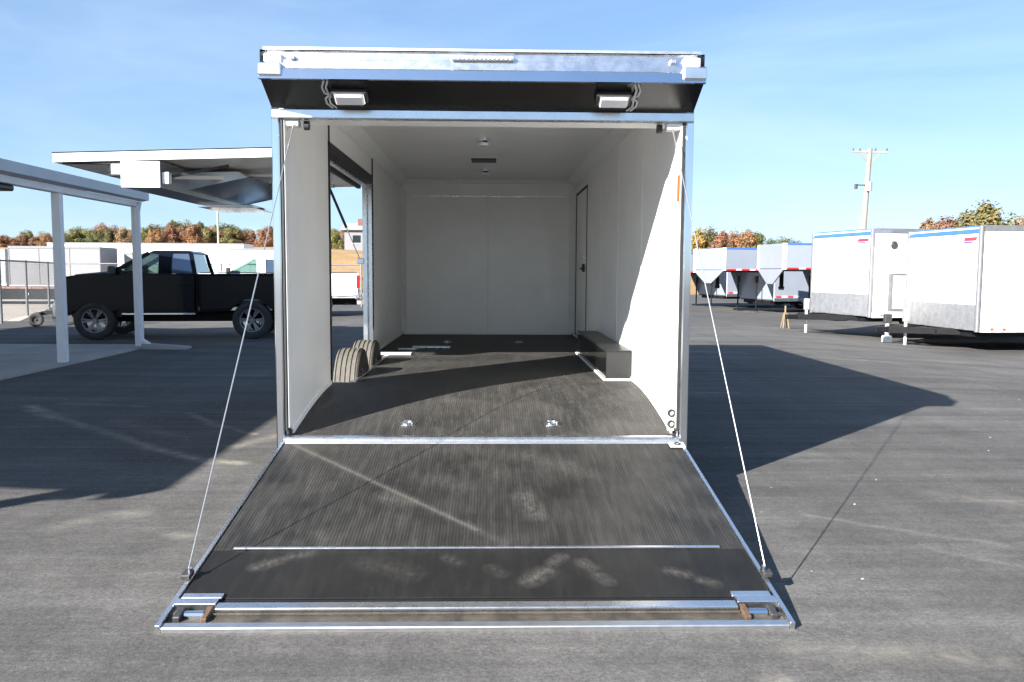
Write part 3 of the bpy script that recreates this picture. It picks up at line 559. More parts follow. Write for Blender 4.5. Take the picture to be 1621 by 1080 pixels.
rbox('smooth_mat', 'ramp_flat', RP, (-1.226, 1.226), (1.377, 1.792), (-.0055, -.0003), .001)
for s in (-1, 1):
    rbox('edge_trim', 'alu', RP, (min(s * 1.227, s * 1.247), max(s * 1.227, s * 1.247)), (-.002, 2.0), (-.026, .008), .002)
    rbox('corner_plate', 'alu', RP, (min(s * 1.05, s * 1.215), max(s * 1.05, s * 1.215)), (1.768, 1.805), (.0003, .012), .003)
    rbox('latch_housing', 'alu', RP, (min(s * 1.06, s * 1.226), max(s * 1.06, s * 1.226)), (1.806, 1.852), (-.03, .012), .003)
    rbox('latch_bolt', 'plastic', RP, (min(s * 1.17, s * 1.20), max(s * 1.17, s * 1.20)), (1.865, 1.945), (-.03, .010), .004)
    BR().cyl((s * 1.09, 1.90, -.008), (s * 1.165, 1.90, -.008), .017, None, 10).build('latch_rod', 'chrome', RP, True)
    rbox('latch_stop', 'rust', RP, (min(s * 1.065, s * 1.09), max(s * 1.065, s * 1.09)), (1.856, 1.95), (-.03, .006), .003)
    cb = rbox('cable_bracket', 'plastic', RP, (min(s * 1.228, s * 1.27), max(s * 1.228, s * 1.27)), (1.60, 1.66), (.0085, .03), .004)
    BR().cyl((s * 1.235, 1.63, .03), (s * 1.235, 1.63, .05), .010, None, 8).build('shackle', 'chrome', cb)
rbox('cross_strip', 'alu', RP, (-1.13, 1.115), (1.362, 1.380), (.001, .010), .003)
rbox('end_gap', 'black', RP, (-1.049, 1.049), (1.801, 1.832), (-.03, -.010), .002)
rbox('end_beam', 'alu', RP, (-1.055, 1.055), (1.836, 1.885), (-.03, .010), .004)
rbox('latch_channel', 'channel', RP, (-1.226, 1.226), (1.8875, 1.958), (-.026, -.014), .002)
rbox('latch_bar', 'channel', RP, (-1.06, 1.06), (1.890, 1.900), (-.0135, -.004), .003)
rbox('end_lip', 'alu_b', RP, (-1.2255, 1.2255), (1.961, 2.002), (-.027, -.002), .004)
rbox('hinge_strip', 'alu_b', RP, (-1.226, 1.226), (-.010, .011), (-.03, .004), .003)
hh = rbox('ramp_hook', 'wpaint', RP, (1.15, 1.246), (.02, .10), (.0085, .016), .003)
BR().lathe([(.0165, .012), (.0165, .022), (.022, .022), (.022, .012)], (1.20, .06, 0), 'z', 14).build('eye', 'plastic', hh)
for s in (-1, 1):
    a = Vector((s * 1.155, .03, 2.285)); e = MR @ Vector((s * 1.240, 1.63, .05))
    B().cyl(a, e, .0032, None, 6).build('ramp_cable', 'cable', T)

# ------------------------------------------------------------------ carport
K = thing('carport', 'white steel carport with flat pitched roof beside the black pickup', 'carport', (-6.26, 10.0, 0))
KO = Vector((-6.26, 10.0, 0))
class BK(B):
    def build(s, name, mat, parent=None, smooth=False): return B.build(s, name, mat, parent, smooth, Matrix.Translation(-KO))
for y in (9.93, 7.24, 4.47, 1.70, -1.07, -3.72):
    BK().box((-6.32, y - .058, .0), (-6.20, y + .058, 2.50), .006).build('post', 'post_white', K)
BK().box((-6.33, -3.9, 2.502), (-6.19, 10.0, 2.60), .006).build('eave_beam', 'post_white', K)
for y in (9.72, -3.50):
    b = BK(); b.cyl((-6.10, y, 2.58), (-6.14, y, 2.40), .04); b.cyl((-6.14, y, 2.40), (-6.14, y, .16), .04); b.cyl((-6.14, y, .16), (-6.0, y, .07), .042); b.build('downspout', 'post_white', K, True)
BK().prism([(-6.20, 2.605), (-6.07, 2.63), (-6.07, 2.775), (-6.10, 2.775), (-6.10, 2.66), (-6.20, 2.65)], 'y', -4.05, 10.06).build('gutter', 'fascia', K)
def rz(x): return 2.70 + (-6.1 - x) * .085
for i in range(16):
    y0 = -4.05 + i * .882
    BK().prism([(-6.12, rz(-6.12)), (-6.12, rz(-6.12) + .03), (-16.5, rz(-16.5) + .03), (-16.5, rz(-16.5))], 'y', y0 + .004, y0 + .878).build('roof_panel', 'fascia', K)
    BK().bar((-6.12, y0, rz(-6.12) + .04), (-16.5, y0, rz(-16.5) + .04), .03, .022).build('roof_seam', 'fascia', K)
for x in (-9.0, -12.5, -16.0): BK().box((x - .05, -3.95, rz(x) - .17), (x + .05, 10.0, rz(x) - .006)).build('purlin', 'galv', K)
for y in (9.85, 4.4, -3.7):
    BK().box((-16.1, y - .07, .0), (-15.95, y + .07, rz(-16) - .172)).build('post', 'post_white', K)
b = BK(); b.box((-6.55, 5.75, 2.42), (-6.25, 6.15, 2.50), .02); b.build('flood_lamp', 'plastic', K)
tag(B().hexa([(-6.10, 9.58, 0), (-5.30, 9.58, 0), (-5.30, 9.86, 0), (-6.10, 9.86, 0), (-6.10, 9.60, .10), (-5.30, 9.60, .045), (-5.30, 9.84, .045), (-6.10, 9.84, .10)], .008).build('splash_block', 'concrete'), 'low concrete splash block at the foot of the carport downspout', 'splash block')

# ------------------------------------------------------------------ pickups
PT = tyre_meshes(.385, .265, .245, 'rubber')
def alloy():
    b = B(); r = .245
    b.lathe([(-.09, r - .001), (-.09, r - .03), (.10, r - .022), (.105, r - .001)], (0, 0, 0), 'x', 36)
    for k in range(6):
        a = k * math.pi / 3
        for da in (-.13, .13):
            b.bar((.06, .04 * math.cos(a), .04 * math.sin(a)), (.085, (r - .02) * math.cos(a + da), (r - .02) * math.sin(a + da)), .035, .03, (1, 0, 0))
    b.cyl((.04, 0, 0), (.095, 0, 0), .055, .045, 16)
    o = b.build('rim', 'alu_dark', None, True); me = o.data; bpy.data.objects.remove(o); return me
AL = alloy()
def arch(cx, r, z0, n=12):
    a0 = math.asin((z0 - .385) / r)
    return [(cx + r * math.cos(a), .385 + r * math.sin(a)) for a in [a0 + (math.pi - 2 * a0) * i / n for i in range(n + 1)]]
def pickup(label, loc, rz_, paint):
    P_ = thing('pickup_truck', label, 'pickup', loc, rz_)
    F_, RR = 1.55, -1.47; HW = .98
    prof = [(-.42, .52), (-.42, 1.31), (.95, 1.335), (1.2, 1.335), (1.8, 1.295), (2.16, 1.245), (2.25, 1.13), (2.27, .80), (2.26, .52)] + arch(F_, .47, .52)
    B().prism(prof, 'y', -HW, HW, .09, 4).build('body', paint, P_, True)  # shoulder rounded
    hood = B(); hood.hexa([(1.18, -.74, 1.333), (1.18, .74, 1.333), (2.06, .68, 1.24), (2.06, -.68, 1.24), (1.2, -.66, 1.38), (1.2, .66, 1.38), (1.98, .6, 1.30), (1.98, -.6, 1.30)]); hood.build('hood', paint, P_, True)
    # bed: sides, front wall, floor and tailgate
    for s in (-1, 1):
        pr = [(-2.64, .62), (-2.64, 1.30), (-2.60, 1.335), (-.45, 1.32), (-.45, .55)] + arch(RR, .48, .58)
        B().prism(pr, 'y', s * (HW - .09), s * HW, .042, 3).build('bed_side', paint, P_, True)
        boxp('bed_rail', 'plastic', P_, (-2.58, min(s * (HW - .08), s * (HW - .005)), 1.336), (-.48, max(s * (HW - .08), s * (HW - .005)), 1.352), .005)
    boxp('bed_floor', 'plastic', P_, (-2.6, -.888, .72), (-.46, .888, .78)); boxp('bed_front', paint, P_, (-.50, -.888, .78), (-.46, .888, 1.31))
    tgx = boxp('tailgate', paint, P_, (-2.66, -.80, .72), (-2.58, .80, 1.315), .015); boxp('handle', 'plastic', tgx, (-2.675, -.1, 1.14), (-2.661, .1, 1.21), .004)
    # cab
    A = [(1.25, .82, 1.33), (.55, .68, 1.735)]; C = [(-.37, .84, 1.31), (-.27, .68, 1.735)]
    def mir(p): return (p[0], -p[1], p[2])
    rf = B(); rf.hexa([(.59, -.70, 1.725), (.59, .70, 1.725), (-.30, .70, 1.725), (-.30, -.70, 1.725), (.49, -.62, 1.79), (.49, .62, 1.79), (-.23, .62, 1.79), (-.23, -.62, 1.79)], .02); rf.build('roof', paint, P_, True)
    for f in (lambda p: p, mir):
        B().bar(f(A[0]), f(A[1]), .07, .08).build('pillar', paint, P_); B().bar(f(C[0]), f(C[1]), .05, .07, (1, 0, 0)).build('pillar', paint, P_)
        B().quad([f((1.18, .815, 1.335)), f((.53, .69, 1.725)), f((.35, .69, 1.725)), f((.33, .825, 1.325))]).build('side_window', 'glass', P_)
        B().quad([f((.11, .825, 1.325)), f((.11, .69, 1.725)), f((-.22, .69, 1.725)), f((-.31, .825, 1.325))]).build('quarter_window', 'glass_sky', P_)
        B().bar(f((.22, .82, 1.31)), f((.23, .685, 1.735)), .05, .25, (1, 0, 0)).build('pillar', paint, P_)
    B().quad([(1.235, -.78, 1.34), (1.235, .78, 1.34), (.565, .64, 1.73), (.565, -.64, 1.73)]).build('windscreen', 'glass', P_)
    B().quad([(-.35, -.76, 1.33), (-.35, .76, 1.33), (-.285, .62, 1.72), (-.285, -.62, 1.72)]).build('rear_window', 'glass', P_)
    b = B(); b.box((-.10, -.72, 1.0), (.05, .72, 1.45), .05); b.box((.95, -.75, 1.30), (1.2, .75, 1.38), .03)
    for s in (-.38, .38): b.box((-.09, s - .12, 1.46), (-.01, s + .12, 1.62), .03)
    b.build('seat', 'interior', P_)
    for s in (-1, 1):
        y = s * (HW + .001)
        pd = [(-.36, .58), (-.38, 1.29), (.90, 1.305), (1.0, 1.15), (.97, .58)]
        dd = B().prism(pd, 'y', y, y + s * .008, .003).build('door', paint, P_)
        boxp('handle', 'chrome' if paint == 'truck_white' else paint, dd, (-.28, min(y + s * .009, y + s * .04), 1.08), (-.08, max(y + s * .009, y + s * .04), 1.12), .008)
        boxp('rocker_strip', 'chrome', P_, (-.38, min(s * (HW - .02), s * (HW + .012)), .50), (1.02, max(s * (HW - .02), s * (HW + .012)), .535), .006)
        b = B(); b.box((1.08, min(s * 1.03, s * 1.22), 1.29), (1.20, max(s * 1.03, s * 1.22), 1.47), .03); b.bar((1.12, s * .93, 1.30), (1.14, s * 1.05, 1.34), .05, .04); b.build('mirror', 'plastic', P_, True)
        hl = boxp('headlamp', 'lens', P_, (2.16, min(s * .66, s * .955), .94), (2.278, max(s * .66, s * .955), 1.13), .03); boxp('turn_signal', 'amber', hl, (2.14, min(s * .956, s * .984), .96), (2.23, max(s * .956, s * .984), 1.10), .008)
        boxp('tail_lamp', 'red_lens', P_, (-2.672, min(s * .81, s * .985), .86), (-2.56, max(s * .81, s * .985), 1.26), .012)
        for x in (F_, RR):
            w_ = link_mesh('wheel', PT[0], P_, (x, s * (HW - .135), .385), (0, 0, math.pi / 2 * s))
            link_mesh('tread', PT[1], w_); link_mesh('rim', AL, w_)
        ml = B(); ml.lathe([(s * .0, .475), (s * .0, .49), (s * -.02, .49), (s * -.02, .475)], (F_, s * (HW + .004), .385), 'y', 28)
        bmesh.ops.delete(ml.bm, geom=[v for v in ml.bm.verts if v.co.z < .53], context='VERTS'); ml.build('arch_trim', paint, P_)
    gr = boxp('grille', 'plastic', P_, (2.255, -.65, .80), (2.30, .65, 1.13), .01)
    for z in (.88, .965, 1.05): boxp('slat', 'chrome', gr, (2.301, -.63, z - .015), (2.312, .63, z + .015), .004)
    bm_ = B(); bm_.prism([(2.20, -.97), (2.30, -.99), (2.40, -.70), (2.42, 0), (2.40, .70), (2.30, .99), (2.20, .97)], 'z', .46, .74, .02, 2); bm_.build('front_bumper', 'chrome', P_, True)
    rb = B(); rb.prism([(-2.64, -.97), (-2.76, -.90), (-2.80, 0), (-2.76, .90), (-2.64, .97)], 'z', .48, .68, .015, 2); rb.build('rear_bumper', 'chrome', P_, True)
    ch = B(); ch.box((-2.6, -.5, .34), (2.1, -.38, .52)); ch.box((-2.6, .38, .34), (2.1, .5, .52)); ch.cyl((F_, -.85, .385), (F_, .85, .385), .05); ch.cyl((RR, -.85, .385), (RR, .85, .385), .06); ch.build('chassis', 'black_paint', P_)
    b = B(); b.box((F_ - .47, -.80, .45), (F_ + .47, .80, 1.0)); b.build('wheel_well', 'plastic', P_)
    return P_
pickup('black single-cab pickup truck parked behind the carport posts', (-6.40, 12.70, 0), R(180 + 7), 'truck_black')
pickup('white pickup truck seen past the black pickup and through the side opening', (-6.78, 20.9, 0), R(180 + 12), 'truck_white')

# ------------------------------------------------------------------ trailers parked in a row on the right
def logo(par, x, y, z, wdt, h, dirv, nrm, sx=1):
    d = Vector(dirv); n = Vector(nrm); o = Vector((x, y, z)); s = h * .5
    def P(u, v): return o + d * u + Vector((0, 0, v)) + n * .003
    def plate(u0, u1, v0, v1, mt):
        q = [P(u0 + v0 * .5, v0), P(u1 + v0 * .5, v0), P(u1 + v1 * .5, v1), P(u0 + v1 * .5, v1)]
        B().hexa([*q, *[p + n * .003 for p in q]]).build('emblem', mt, par)
    plate(0, wdt, h * .38, h, 'decal_red'); plate(0, wdt * .78, 0, h * .3, 'decal_navy')
def jack(par, x, y, zb, zt, mt='galv'):
    j = B().cyl((x, y, zb + .02), (x, y, zt - .25), .032).build('jack', mt, par, True)
    boxp('jack_head', 'plastic' if mt == 'black_paint' else 'galv', j, (x - .06, y - .05, zt - .25), (x + .06, y + .05, zt + .04), .012)
    B().cyl((x, y + .05, zt - .06), (x, y + .22, zt - .06), .010).build('crank', 'plastic', j); B().cyl((x, y, zb), (x, y, zb + .02), .10, .09).build('foot', mt, j)
def cargo_trailer(label, R_, L_, length, zb, zt, ground, jackpt, kind):
    R_ = Vector((R_[0], R_[1])); L_ = Vector((L_[0], L_[1])); lat = (L_ - R_).normalized(); ax = Vector((lat.y, -lat.x)); ax = ax if ax.x > 0 else -ax
    ang = math.atan2(ax.y, ax.x); W2 = (L_ - R_).length / 2; c = (L_ + R_) / 2
    o = thing('cargo_trailer', label, 'trailer', (c.x, c.y, ground), ang, 'white cargo trailers parked in a row')
    z0, z1 = zb - ground, zt - ground                   # local: x rearwards from the nose, y to the left (+W2)
    X = length
    b = B(); b.box((.03, -W2 + .03, z0 + .05), (X, W2 - .03, z1 - .04)); b.build('body', 'wpaint', o)
    boxp('nose_panel', 'wpaint', o, (0.012, -W2 + .06, z0 + .56), (.029, W2 - .06, z1 - .17), .003)
    boxp('stone_guard', 'stone_guard', o, (0.002, -W2 + .06, z0 + .02), (.028, W2 - .06, z0 + .555), .004)
    tr = B(); tr.prism([(-.0, z1 - .165), (.05, z1 - .01), (.12, z1), (.12, z1 - .04), (.029, z1 - .165)], 'y', -W2 + .05, W2 - .05); tr.build('nose_roof_trim', 'trim_sky_blue' , o)
    for s in (-1, 1):
        B().cyl((.05, s * (W2 - .05), z0), (.05, s * (W2 - .05), z1 - .02), .055, None, 16).build('corner_post', 'alu_dark', o, True)
        boxp('roof_rail', 'alu_dark', o, (.08, s * (W2 - .03) - .02, z1 - .12), (X, s * (W2 - .03) + .02, z1), .006)
        boxp('bottom_rail', 'stone_guard' if kind == 'A' else 'wtrim', o, (.08, s * (W2 - .025) - .02, z0 - .01), (X, s * (W2 - .025) + .02, z0 + .13), .004)
        n = int(X / 1.22)
        for k in range(n):
            x0 = .11 + k * 1.22
            boxp('side_panel', 'wpaint', o, (x0 + .004, s * (W2 - .027) - .003, z0 + .135), (min(X, x0 + 1.216), s * (W2 - .027) + .003, z1 - .125), .002)
        for wx in (X * .52, X * .52 + .82):
            put = link_mesh('wheel', TM[0], o, (wx, s * (W2 - .12), .365), (0, 0, math.pi / 2 * s)); link_mesh('tread', TM[1], put); link_mesh('rim', TM[2], put)
        fd = B(); fd.prism([(X * .52 - .5, z0 - .0), (X * .52 - .38, z0 + .3), (X * .52 + 1.2, z0 + .3), (X * .52 + 1.32, z0)], 'y', s * (W2 - .02), s * (W2 + .02)); fd.build('fender', 'stone_guard', o)
        for x in (.35, .62, 1.25): boxp('marker_lamp', 'amber' if x < 1 else 'red_lens', o, (x - .035, s * W2 - .003, z0 + .03), (x + .035, s * W2 + .006, z0 + .08), .003)
    boxp('roof', 'alu_b', o, (.12, -W2 + .03, z1 - .039), (X, W2 - .03, z1 - .003)); boxp('frame', 'black_paint', o, (.1, -W2 + .3, z0 - .12), (X, W2 - .3, z0 + .048))
    boxp('rear_door', 'wpaint', o, (X, -W2 + .05, z0 + .1), (X + .03, W2 - .05, z1 - .1))
    # tongue
    tn = B(); tn.bar((.5, -.85, z0 - .04), (-1.15, 0, z0 - .04), .09, .14); tn.bar((.5, .85, z0 - .04), (-1.15, 0, z0 - .04), .09, .14); tn.box((-1.45, -.05, z0 - .1), (-1.1, .05, z0 + .02), .01); tn.build('tongue', 'black_paint', o)
    jl = Matrix.Rotation(-ang, 2) @ (Vector(jackpt) - c)
    jack(o, jl.x, jl.y, 0, z0 + .38, 'post_white')
    boxp('tongue_beam', 'black_paint', o, (-.35, -W2 * .35, z0 - .13), (.001, W2 * .98, z0 + .0), .01)
    logo(o, 0.011, -W2 + .60, z1 - .36, .42, .12, (0, -1, 0), (-1, 0, 0))
    if kind == 'B':
        dr2 = boxp('side_hatch', 'wpaint', o, (.62, -W2 - .005, z0 + .22), (1.75, -W2 + .001, z0 + 1.02), .003)
        fr2 = B(); fr2.box((.50, -W2 - .016, z0 + .16), (.615, -W2 + .001, z0 + 1.08)); fr2.box((.616, -W2 - .016, z0 + 1.022), (1.85, -W2 + .001, z0 + 1.08)); fr2.box((.616, -W2 - .016, z0 + .16), (1.85, -W2 + .001, z0 + .218)); fr2.build('hatch_frame', 'alu_dark', dr2)
        B().lathe([(-W2 - .02, .001), (-W2 - .02, .08), (-W2, .1), (-W2 + .002, .001)], (.62, 0, z1 - .40), 'y', 18).build('round_vent', 'plastic', o, True)
    return o
cargo_trailer('nearest white cargo trailer with sky reflection painted on its roof trim at the right edge', (10.16, 11.95), (10.02, 14.75), 7.0, .19, 2.41, gz(11, 0), (9.35, 13.3), 'A')
cargo_trailer('white cargo trailer with a round side vent and square side hatch', (9.22, 14.85), (8.72, 17.38), 6.0, .33, 2.49, -.16, (8.14, 16.05), 'B')
# loose tongue and stand between the two
ts = thing('tongue_jack_stand', 'dark stand with a pale foot beside the nearest cargo trailer tongue', 'stand', (9.15, 13.75, gz(9.15, 0)))
B().cyl((0, 0, .02), (0, 0, .55), .05).build('post', 'galv', ts); boxp('head', 'plastic', ts, (-.08, -.06, .45), (.08, .06, .66), .01); boxp('foot', 'post_white', ts, (-.09, -.09, 0), (.09, .09, .16), .02)
ys_ = thing('yellow_jack_stand', 'small worn yellow jack stand by the second cargo trailer tongue', 'stand', (8.15, 17.6, gz(8.15, 0)))
b = B()
for a in range(4): b.cyl((.11 * math.cos(a * math.pi / 2 + .7), .16 * math.sin(a * math.pi / 2 + .7), 0), (.04 * math.cos(a * math.pi / 2 + .7), .04 * math.sin(a * math.pi / 2 + .7), .42), .02, None, 6)
b.build('legs', 'yellow_steel', ys_); B().cyl((0, 0, .3), (0, 0, .62), .025).build('post', 'yellow_steel', ys_)

def gooseneck(label, R_, L_, ground, ztop, length=8.0):
    R_ = Vector(R_); L_ = Vector(L_); lat = (L_ - R_).normalized(); ax = Vector((lat.y, -lat.x)); ax = ax if ax.x > 0 else -ax
    ang = math.atan2(ax.y, ax.x); W2 = (L_ - R_).length / 2; c = (L_ + R_) / 2
    o = thing('gooseneck_trailer', label, 'trailer', (c.x, c.y, ground), ang, 'silver gooseneck trailers in the row')
    zt = ztop - ground; zn = zt - .92; zl = .46; NL = 2.3
    boxp('nose_box', 'gn_silver', o, (.0, -W2, zn), (NL, W2, zt), .05, True)
    B().prism([(-W2 + .02, zn + .01), (W2 - .02, zn + .01), (.28, zn - .52), (-.28, zn - .52)], 'x', .005, .05).build('nose_shroud', 'gn_silver', o)
    boxp('body', 'gn_silver', o, (NL + .001, -W2, zl), (length, W2, zt - .003), .03)
    for s in (-1, 1):
        B().cyl((.06, s * (W2 - .06), zn), (.06, s * (W2 - .06), zt), .085, None, 14).build('corner_post', 'wpaint', o, True)
        boxp('nose_rail', 'red_lens', o, (.15, s * W2 - .012, zn + .01), (NL * .8, s * W2 + .012, zn + .07), .004)
        for k in range(3): boxp('reflector', 'lens', o, (.55 + k * .62, s * W2 - .016, zn + .015), (.80 + k * .62, s * W2 + .016, zn + .065), .003)
        boxp('top_rail', 'trim_sky_blue' if s < 0 else 'alu', o, (.1, s * W2 - .015, zt - .06), (length, s * W2 + .015, zt + .01), .004)
        boxp('bottom_rail', 'alu_b', o, (NL, s * W2 - .02, zl - .03), (length, s * W2 + .02, zl + .10), .004)
        for k in range(4): boxp('reflector', 'red_lens' if k % 2 == 0 else 'lens', o, (NL + .1 + k * .28, s * W2 - .024, zl + .13), (NL + .34 + k * .28, s * W2 + .024, zl + .19), .003)
        for wx in (5.2, 6.05):
            p_ = link_mesh('wheel', TM[0], o, (wx, s * (W2 - .12), .365), (0, 0, math.pi / 2 * s)); link_mesh('tread', TM[1], p_); link_mesh('rim', TM[2], p_)
        # sloped stainless gusset from nose floor down to the body
        B().prism([(NL - .55, zn - .002), (NL + .0, zn - .002), (NL + .0, zl)], 'y', s * (W2 - .04), s * (W2 - .02)).build('gusset', 'stainless', o)
    boxp('body_front', 'gn_silver', o, (NL - .03, -W2 + .05, zl + .05), (NL + .0005, W2 - .05, zn - .003))
    boxp('nose_floor', 'black_paint', o, (.06, -W2 + .04, zn - .06), (NL - .001, W2 - .04, zn - .001))
    b = B(); b.cyl((.45, 0, zn - .06), (.45, 0, zn - .62), .075); b.cyl((.45, 0, zn - .62), (.45, 0, zn - .74), .11, .09); b.build('coupler', 'black_paint', o)
    for y in (-.75, .75): jack(o, NL - .45, y, 0, zn - .25, 'black_paint')
    boxp('frame', 'black_paint', o, (NL, -W2 + .3, zl - .14), (length, W2 - .3, zl - .002))
    return o
gooseneck('nearer silver gooseneck trailer with tall nose beside the cargo trailers', (10.28, 23.9), (10.15, 26.4), -.24, 2.44)
gooseneck('farther silver gooseneck trailer with red reflectors and black landing jack', (9.40, 28.3), (8.80, 30.9), -.2, 2.40)
gooseneck('silver gooseneck trailer mostly hidden behind the open trailer frame', (8.85, 33.2), (8.2, 35.8), -.16, 2.30)

# ------------------------------------------------------------------ left background: fence, flatbed, boxes, sheds
def fence():
    pts = [(-10.6, 10.9), (-11.6, 13.6), (-12.55, 16.6), (-13.8, 20.1), (-15.4, 24.4), (-16.4, 27.5)]
    pts2 = [(-16.4, 27.5), (-13.4, 27.5), (-10.4, 27.5), (-7.4, 27.5), (-5.0, 27.5)]
    o = thing('chain_link_fence', 'chain link fence with grey posts and top rail behind the carport', 'fence', (pts[0][0], pts[0][1], 0)); O = Vector((pts[0][0], pts[0][1], 0)); H = 1.62
    allp = pts + pts2[1:]
    for p in allp:
        q = Vector((p[0], p[1], 0)) - O; B().cyl(q, q + Vector((0, 0, H + .04)), .035, None, 10).build('post', 'fence_steel', o, True)
    for a, b_ in zip(allp[:-1], allp[1:]):
        A = Vector((*a, 0)) - O; C = Vector((*b_, 0)) - O
        B().cyl(A + Vector((0, 0, H)), C + Vector((0, 0, H)), .024, None, 8).build('top_rail', 'fence_steel', o, True)
        d = C - A; n = d.length; d.normalize(); m = B(); st_ = .11; k = -H
        def wire(p, q):
            m.cyl(p, q, .0026, None, 3)
        i = 0
        while k < n:
            for sg in (0, 1):
                t0, t1 = k, k + H; z0, z1 = .03, H
                if t0 < 0: z0 = .03 + (-t0) * (H - .03) / H; t0 = 0
                if t1 > n: z1 = H - (t1 - n) * (H - .03) / H; t1 = n
                if t1 - t0 > .02:
                    za, zb2 = (z0, z1) if sg == 0 else (H + .03 - z0, H + .03 - z1)
                    wire(A + d * t0 + Vector((0, 0, za)), A + d * t1 + Vector((0, 0, zb2)))
            k += st_
        tag(m.build('wire_mesh', 'fence_steel', o), kind='stuff')
    for (a, b_) in ((pts[1], pts[2]), (pts[3], pts[4])):
        pass
fence()
def flatbed():
    o = thing('flatbed_trailer', 'flatbed trailer with weathered red deck and black side beam beyond the fence', 'trailer', (-21.5, 29.5, 0), R(2))
    for k in range(18): boxp('deck_plank', 'deck_red', o, (-3.2 + k * .50, -1.2, .62 - random.random() * .006), (-3.2 + k * .50 + .485, 1.2, .68), .006)
    for s in (-1, 1): boxp('side_beam', 'black_paint', o, (-3.2, s * 1.2 - .03, .20), (5.8, s * 1.2 + .03, .61), .01)
    for k in range(5): boxp('marker_lamp', 'lens', o, (-2.6 + k * 1.9, -1.25, .36), (-2.5 + k * 1.9, -1.231, .46), .004)
    for x in (-.8, .1):
        for s in (-1, 1):
            p_ = link_mesh('wheel', TM[0], o, (x, s * .95, .3), (0, 0, math.pi / 2 * s), (.82,) * 3); link_mesh('tread', TM[1], p_); link_mesh('rim', TM[2], p_)
    b = B(); b.bar((5.8, -.7, .42), (7.2, 0, .42), .1, .14); b.bar((5.8, .7, .42), (7.2, 0, .42), .1, .14); b.build('tongue', 'black_paint', o)
flatbed()
DK = TM[2].copy(); DK.materials[0] = MT['plastic']
def dolly():
    o = thing('tow_dolly', 'low dark tow dolly with small wheels beside the fence', 'dolly', (-10.75, 16.2, 0), R(8))
    b = B(); b.bar((-.4, -.4, .32), (1.6, 0, .34), .08, .08); b.bar((-.4, .4, .32), (1.6, 0, .34), .08, .08); b.bar((-.4, -.7, .3), (-.4, .7, .3), .1, .08); b.build('frame', 'plastic', o)
    for s in (-1, 1):
        p_ = link_mesh('wheel', TM[0], o, (-.4, s * .72, .17), (0, 0, math.pi / 2 * s), (.46,) * 3); link_mesh('tread', TM[1], p_); link_mesh('rim', DK, p_)
    B().cyl((.3, 0, .0), (.3, 0, .62), .03).build('jack', 'galv', o)
dolly()
def box_trailer(label, x0, x1, y, dep, zt, mt, zb=.5, rot=0.0, doors=True):
    o = thing('box_trailer', label, 'trailer', (x0, y, 0), rot, 'box trailers in the yard behind the fence'); W_ = x1 - x0
    boxp('body', mt, o, (.02, .02, zb), (W_ - .02, dep, zt - .02))
    n = max(3, int(W_ / 1.2)); s = W_ / n
    for k in range(n): boxp('side_panel', mt, o, (k * s + .012, -.004, zb + .12), ((k + 1) * s - .012, .019, zt - .14), .004)
    boxp('top_rail', 'alu_dark', o, (0, -.02, zt - .13), (W_, .03, zt), .006); boxp('bottom_rail', 'alu_b', o, (0, -.02, zb - .02), (W_, .03, zb + .11), .006)
    for x in (0, W_ - .05): boxp('corner_post', 'alu_dark', o, (x, -.025, zb + .112), (x + .05, .03, zt - .132), .006)
    for k in range(2):
        p_ = link_mesh('wheel', TM[0], o, (W_ * .62 + k * .85, .25, .365), (0, 0, -math.pi / 2)); link_mesh('tread', TM[1], p_); link_mesh('rim', TM[2], p_)
    boxp('frame', 'black_paint', o, (.1, .3, zb - .2), (W_ - .1, dep - .3, zb - .021)); b = B(); b.cyl((.5, .3, 0), (.5, .3, zb), .05); b.cyl((W_ - .5, dep - .3, 0), (W_ - .5, dep - .3, zb), .05); b.build('support_leg', 'black_paint', o)
    return o
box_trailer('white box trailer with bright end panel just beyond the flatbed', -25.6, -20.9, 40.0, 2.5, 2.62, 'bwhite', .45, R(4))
box_trailer('long low white box trailer behind the carport corner post', -34.0, -19.0, 60.0, 2.6, 3.45, 'wpaint', .8)
box_trailer('short white box trailer behind the cab of the white pickup', -18.6, -14.2, 55.0, 2.5, 2.95, 'wpaint', .6)
box_trailer('grey box trailer at the left edge beyond the flatbed', -33.5, -26.6, 41.5, 2.5, 2.5, 'grey_shed', .5)
box_trailer('small pale box trailer between the carport posts', -20.6, -17.8, 42.5, 2.4, 2.35, 'grey_shed', .45)
hs = thing('hillside_house', 'pale house with red brown roof on the hill beyond the side opening', 'house', (-17.2, 96, hz(-17.2, 96) - .1), R(3))
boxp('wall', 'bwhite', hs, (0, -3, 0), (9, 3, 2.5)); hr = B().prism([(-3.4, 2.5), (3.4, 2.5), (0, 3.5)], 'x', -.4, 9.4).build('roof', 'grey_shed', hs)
boxp('chimney', 'roof_red', hr, (1.4, -1.4, 2.9), (2.5, -.7, 3.9))
for x in (1.4, 3.6, 6.6):
    w_ = boxp('window', 'glass', hs, (x - .45, -3.03, 1.0), (x + .45, -3.005, 1.9)); boxp('frame', 'wtrim', w_, (x - .55, -3.06, .92), (x + .55, -3.031, .995))
rk = thing('ladder_rack_trailer', 'low dark equipment trailer beyond the white pickup tail', 'trailer', (-6.6, 34.0, 0), R(4))
b = B(); b.box((-3, -.9, .95), (2.6, .9, 1.08)); b.build('deck', 'rust', rk)
for x in (-2.6, -.9, .8, 2.3): B().box((x - .05, -.85, .0), (x + .05, .85, .949)).build('leg', 'black_paint', rk)
for x in (-2.2, -1.0, 1.4): boxp('load', 'plastic', rk, (x - .35, -.5, 1.081), (x + .4, .5, 1.25 + .1 * random.random()), .03)

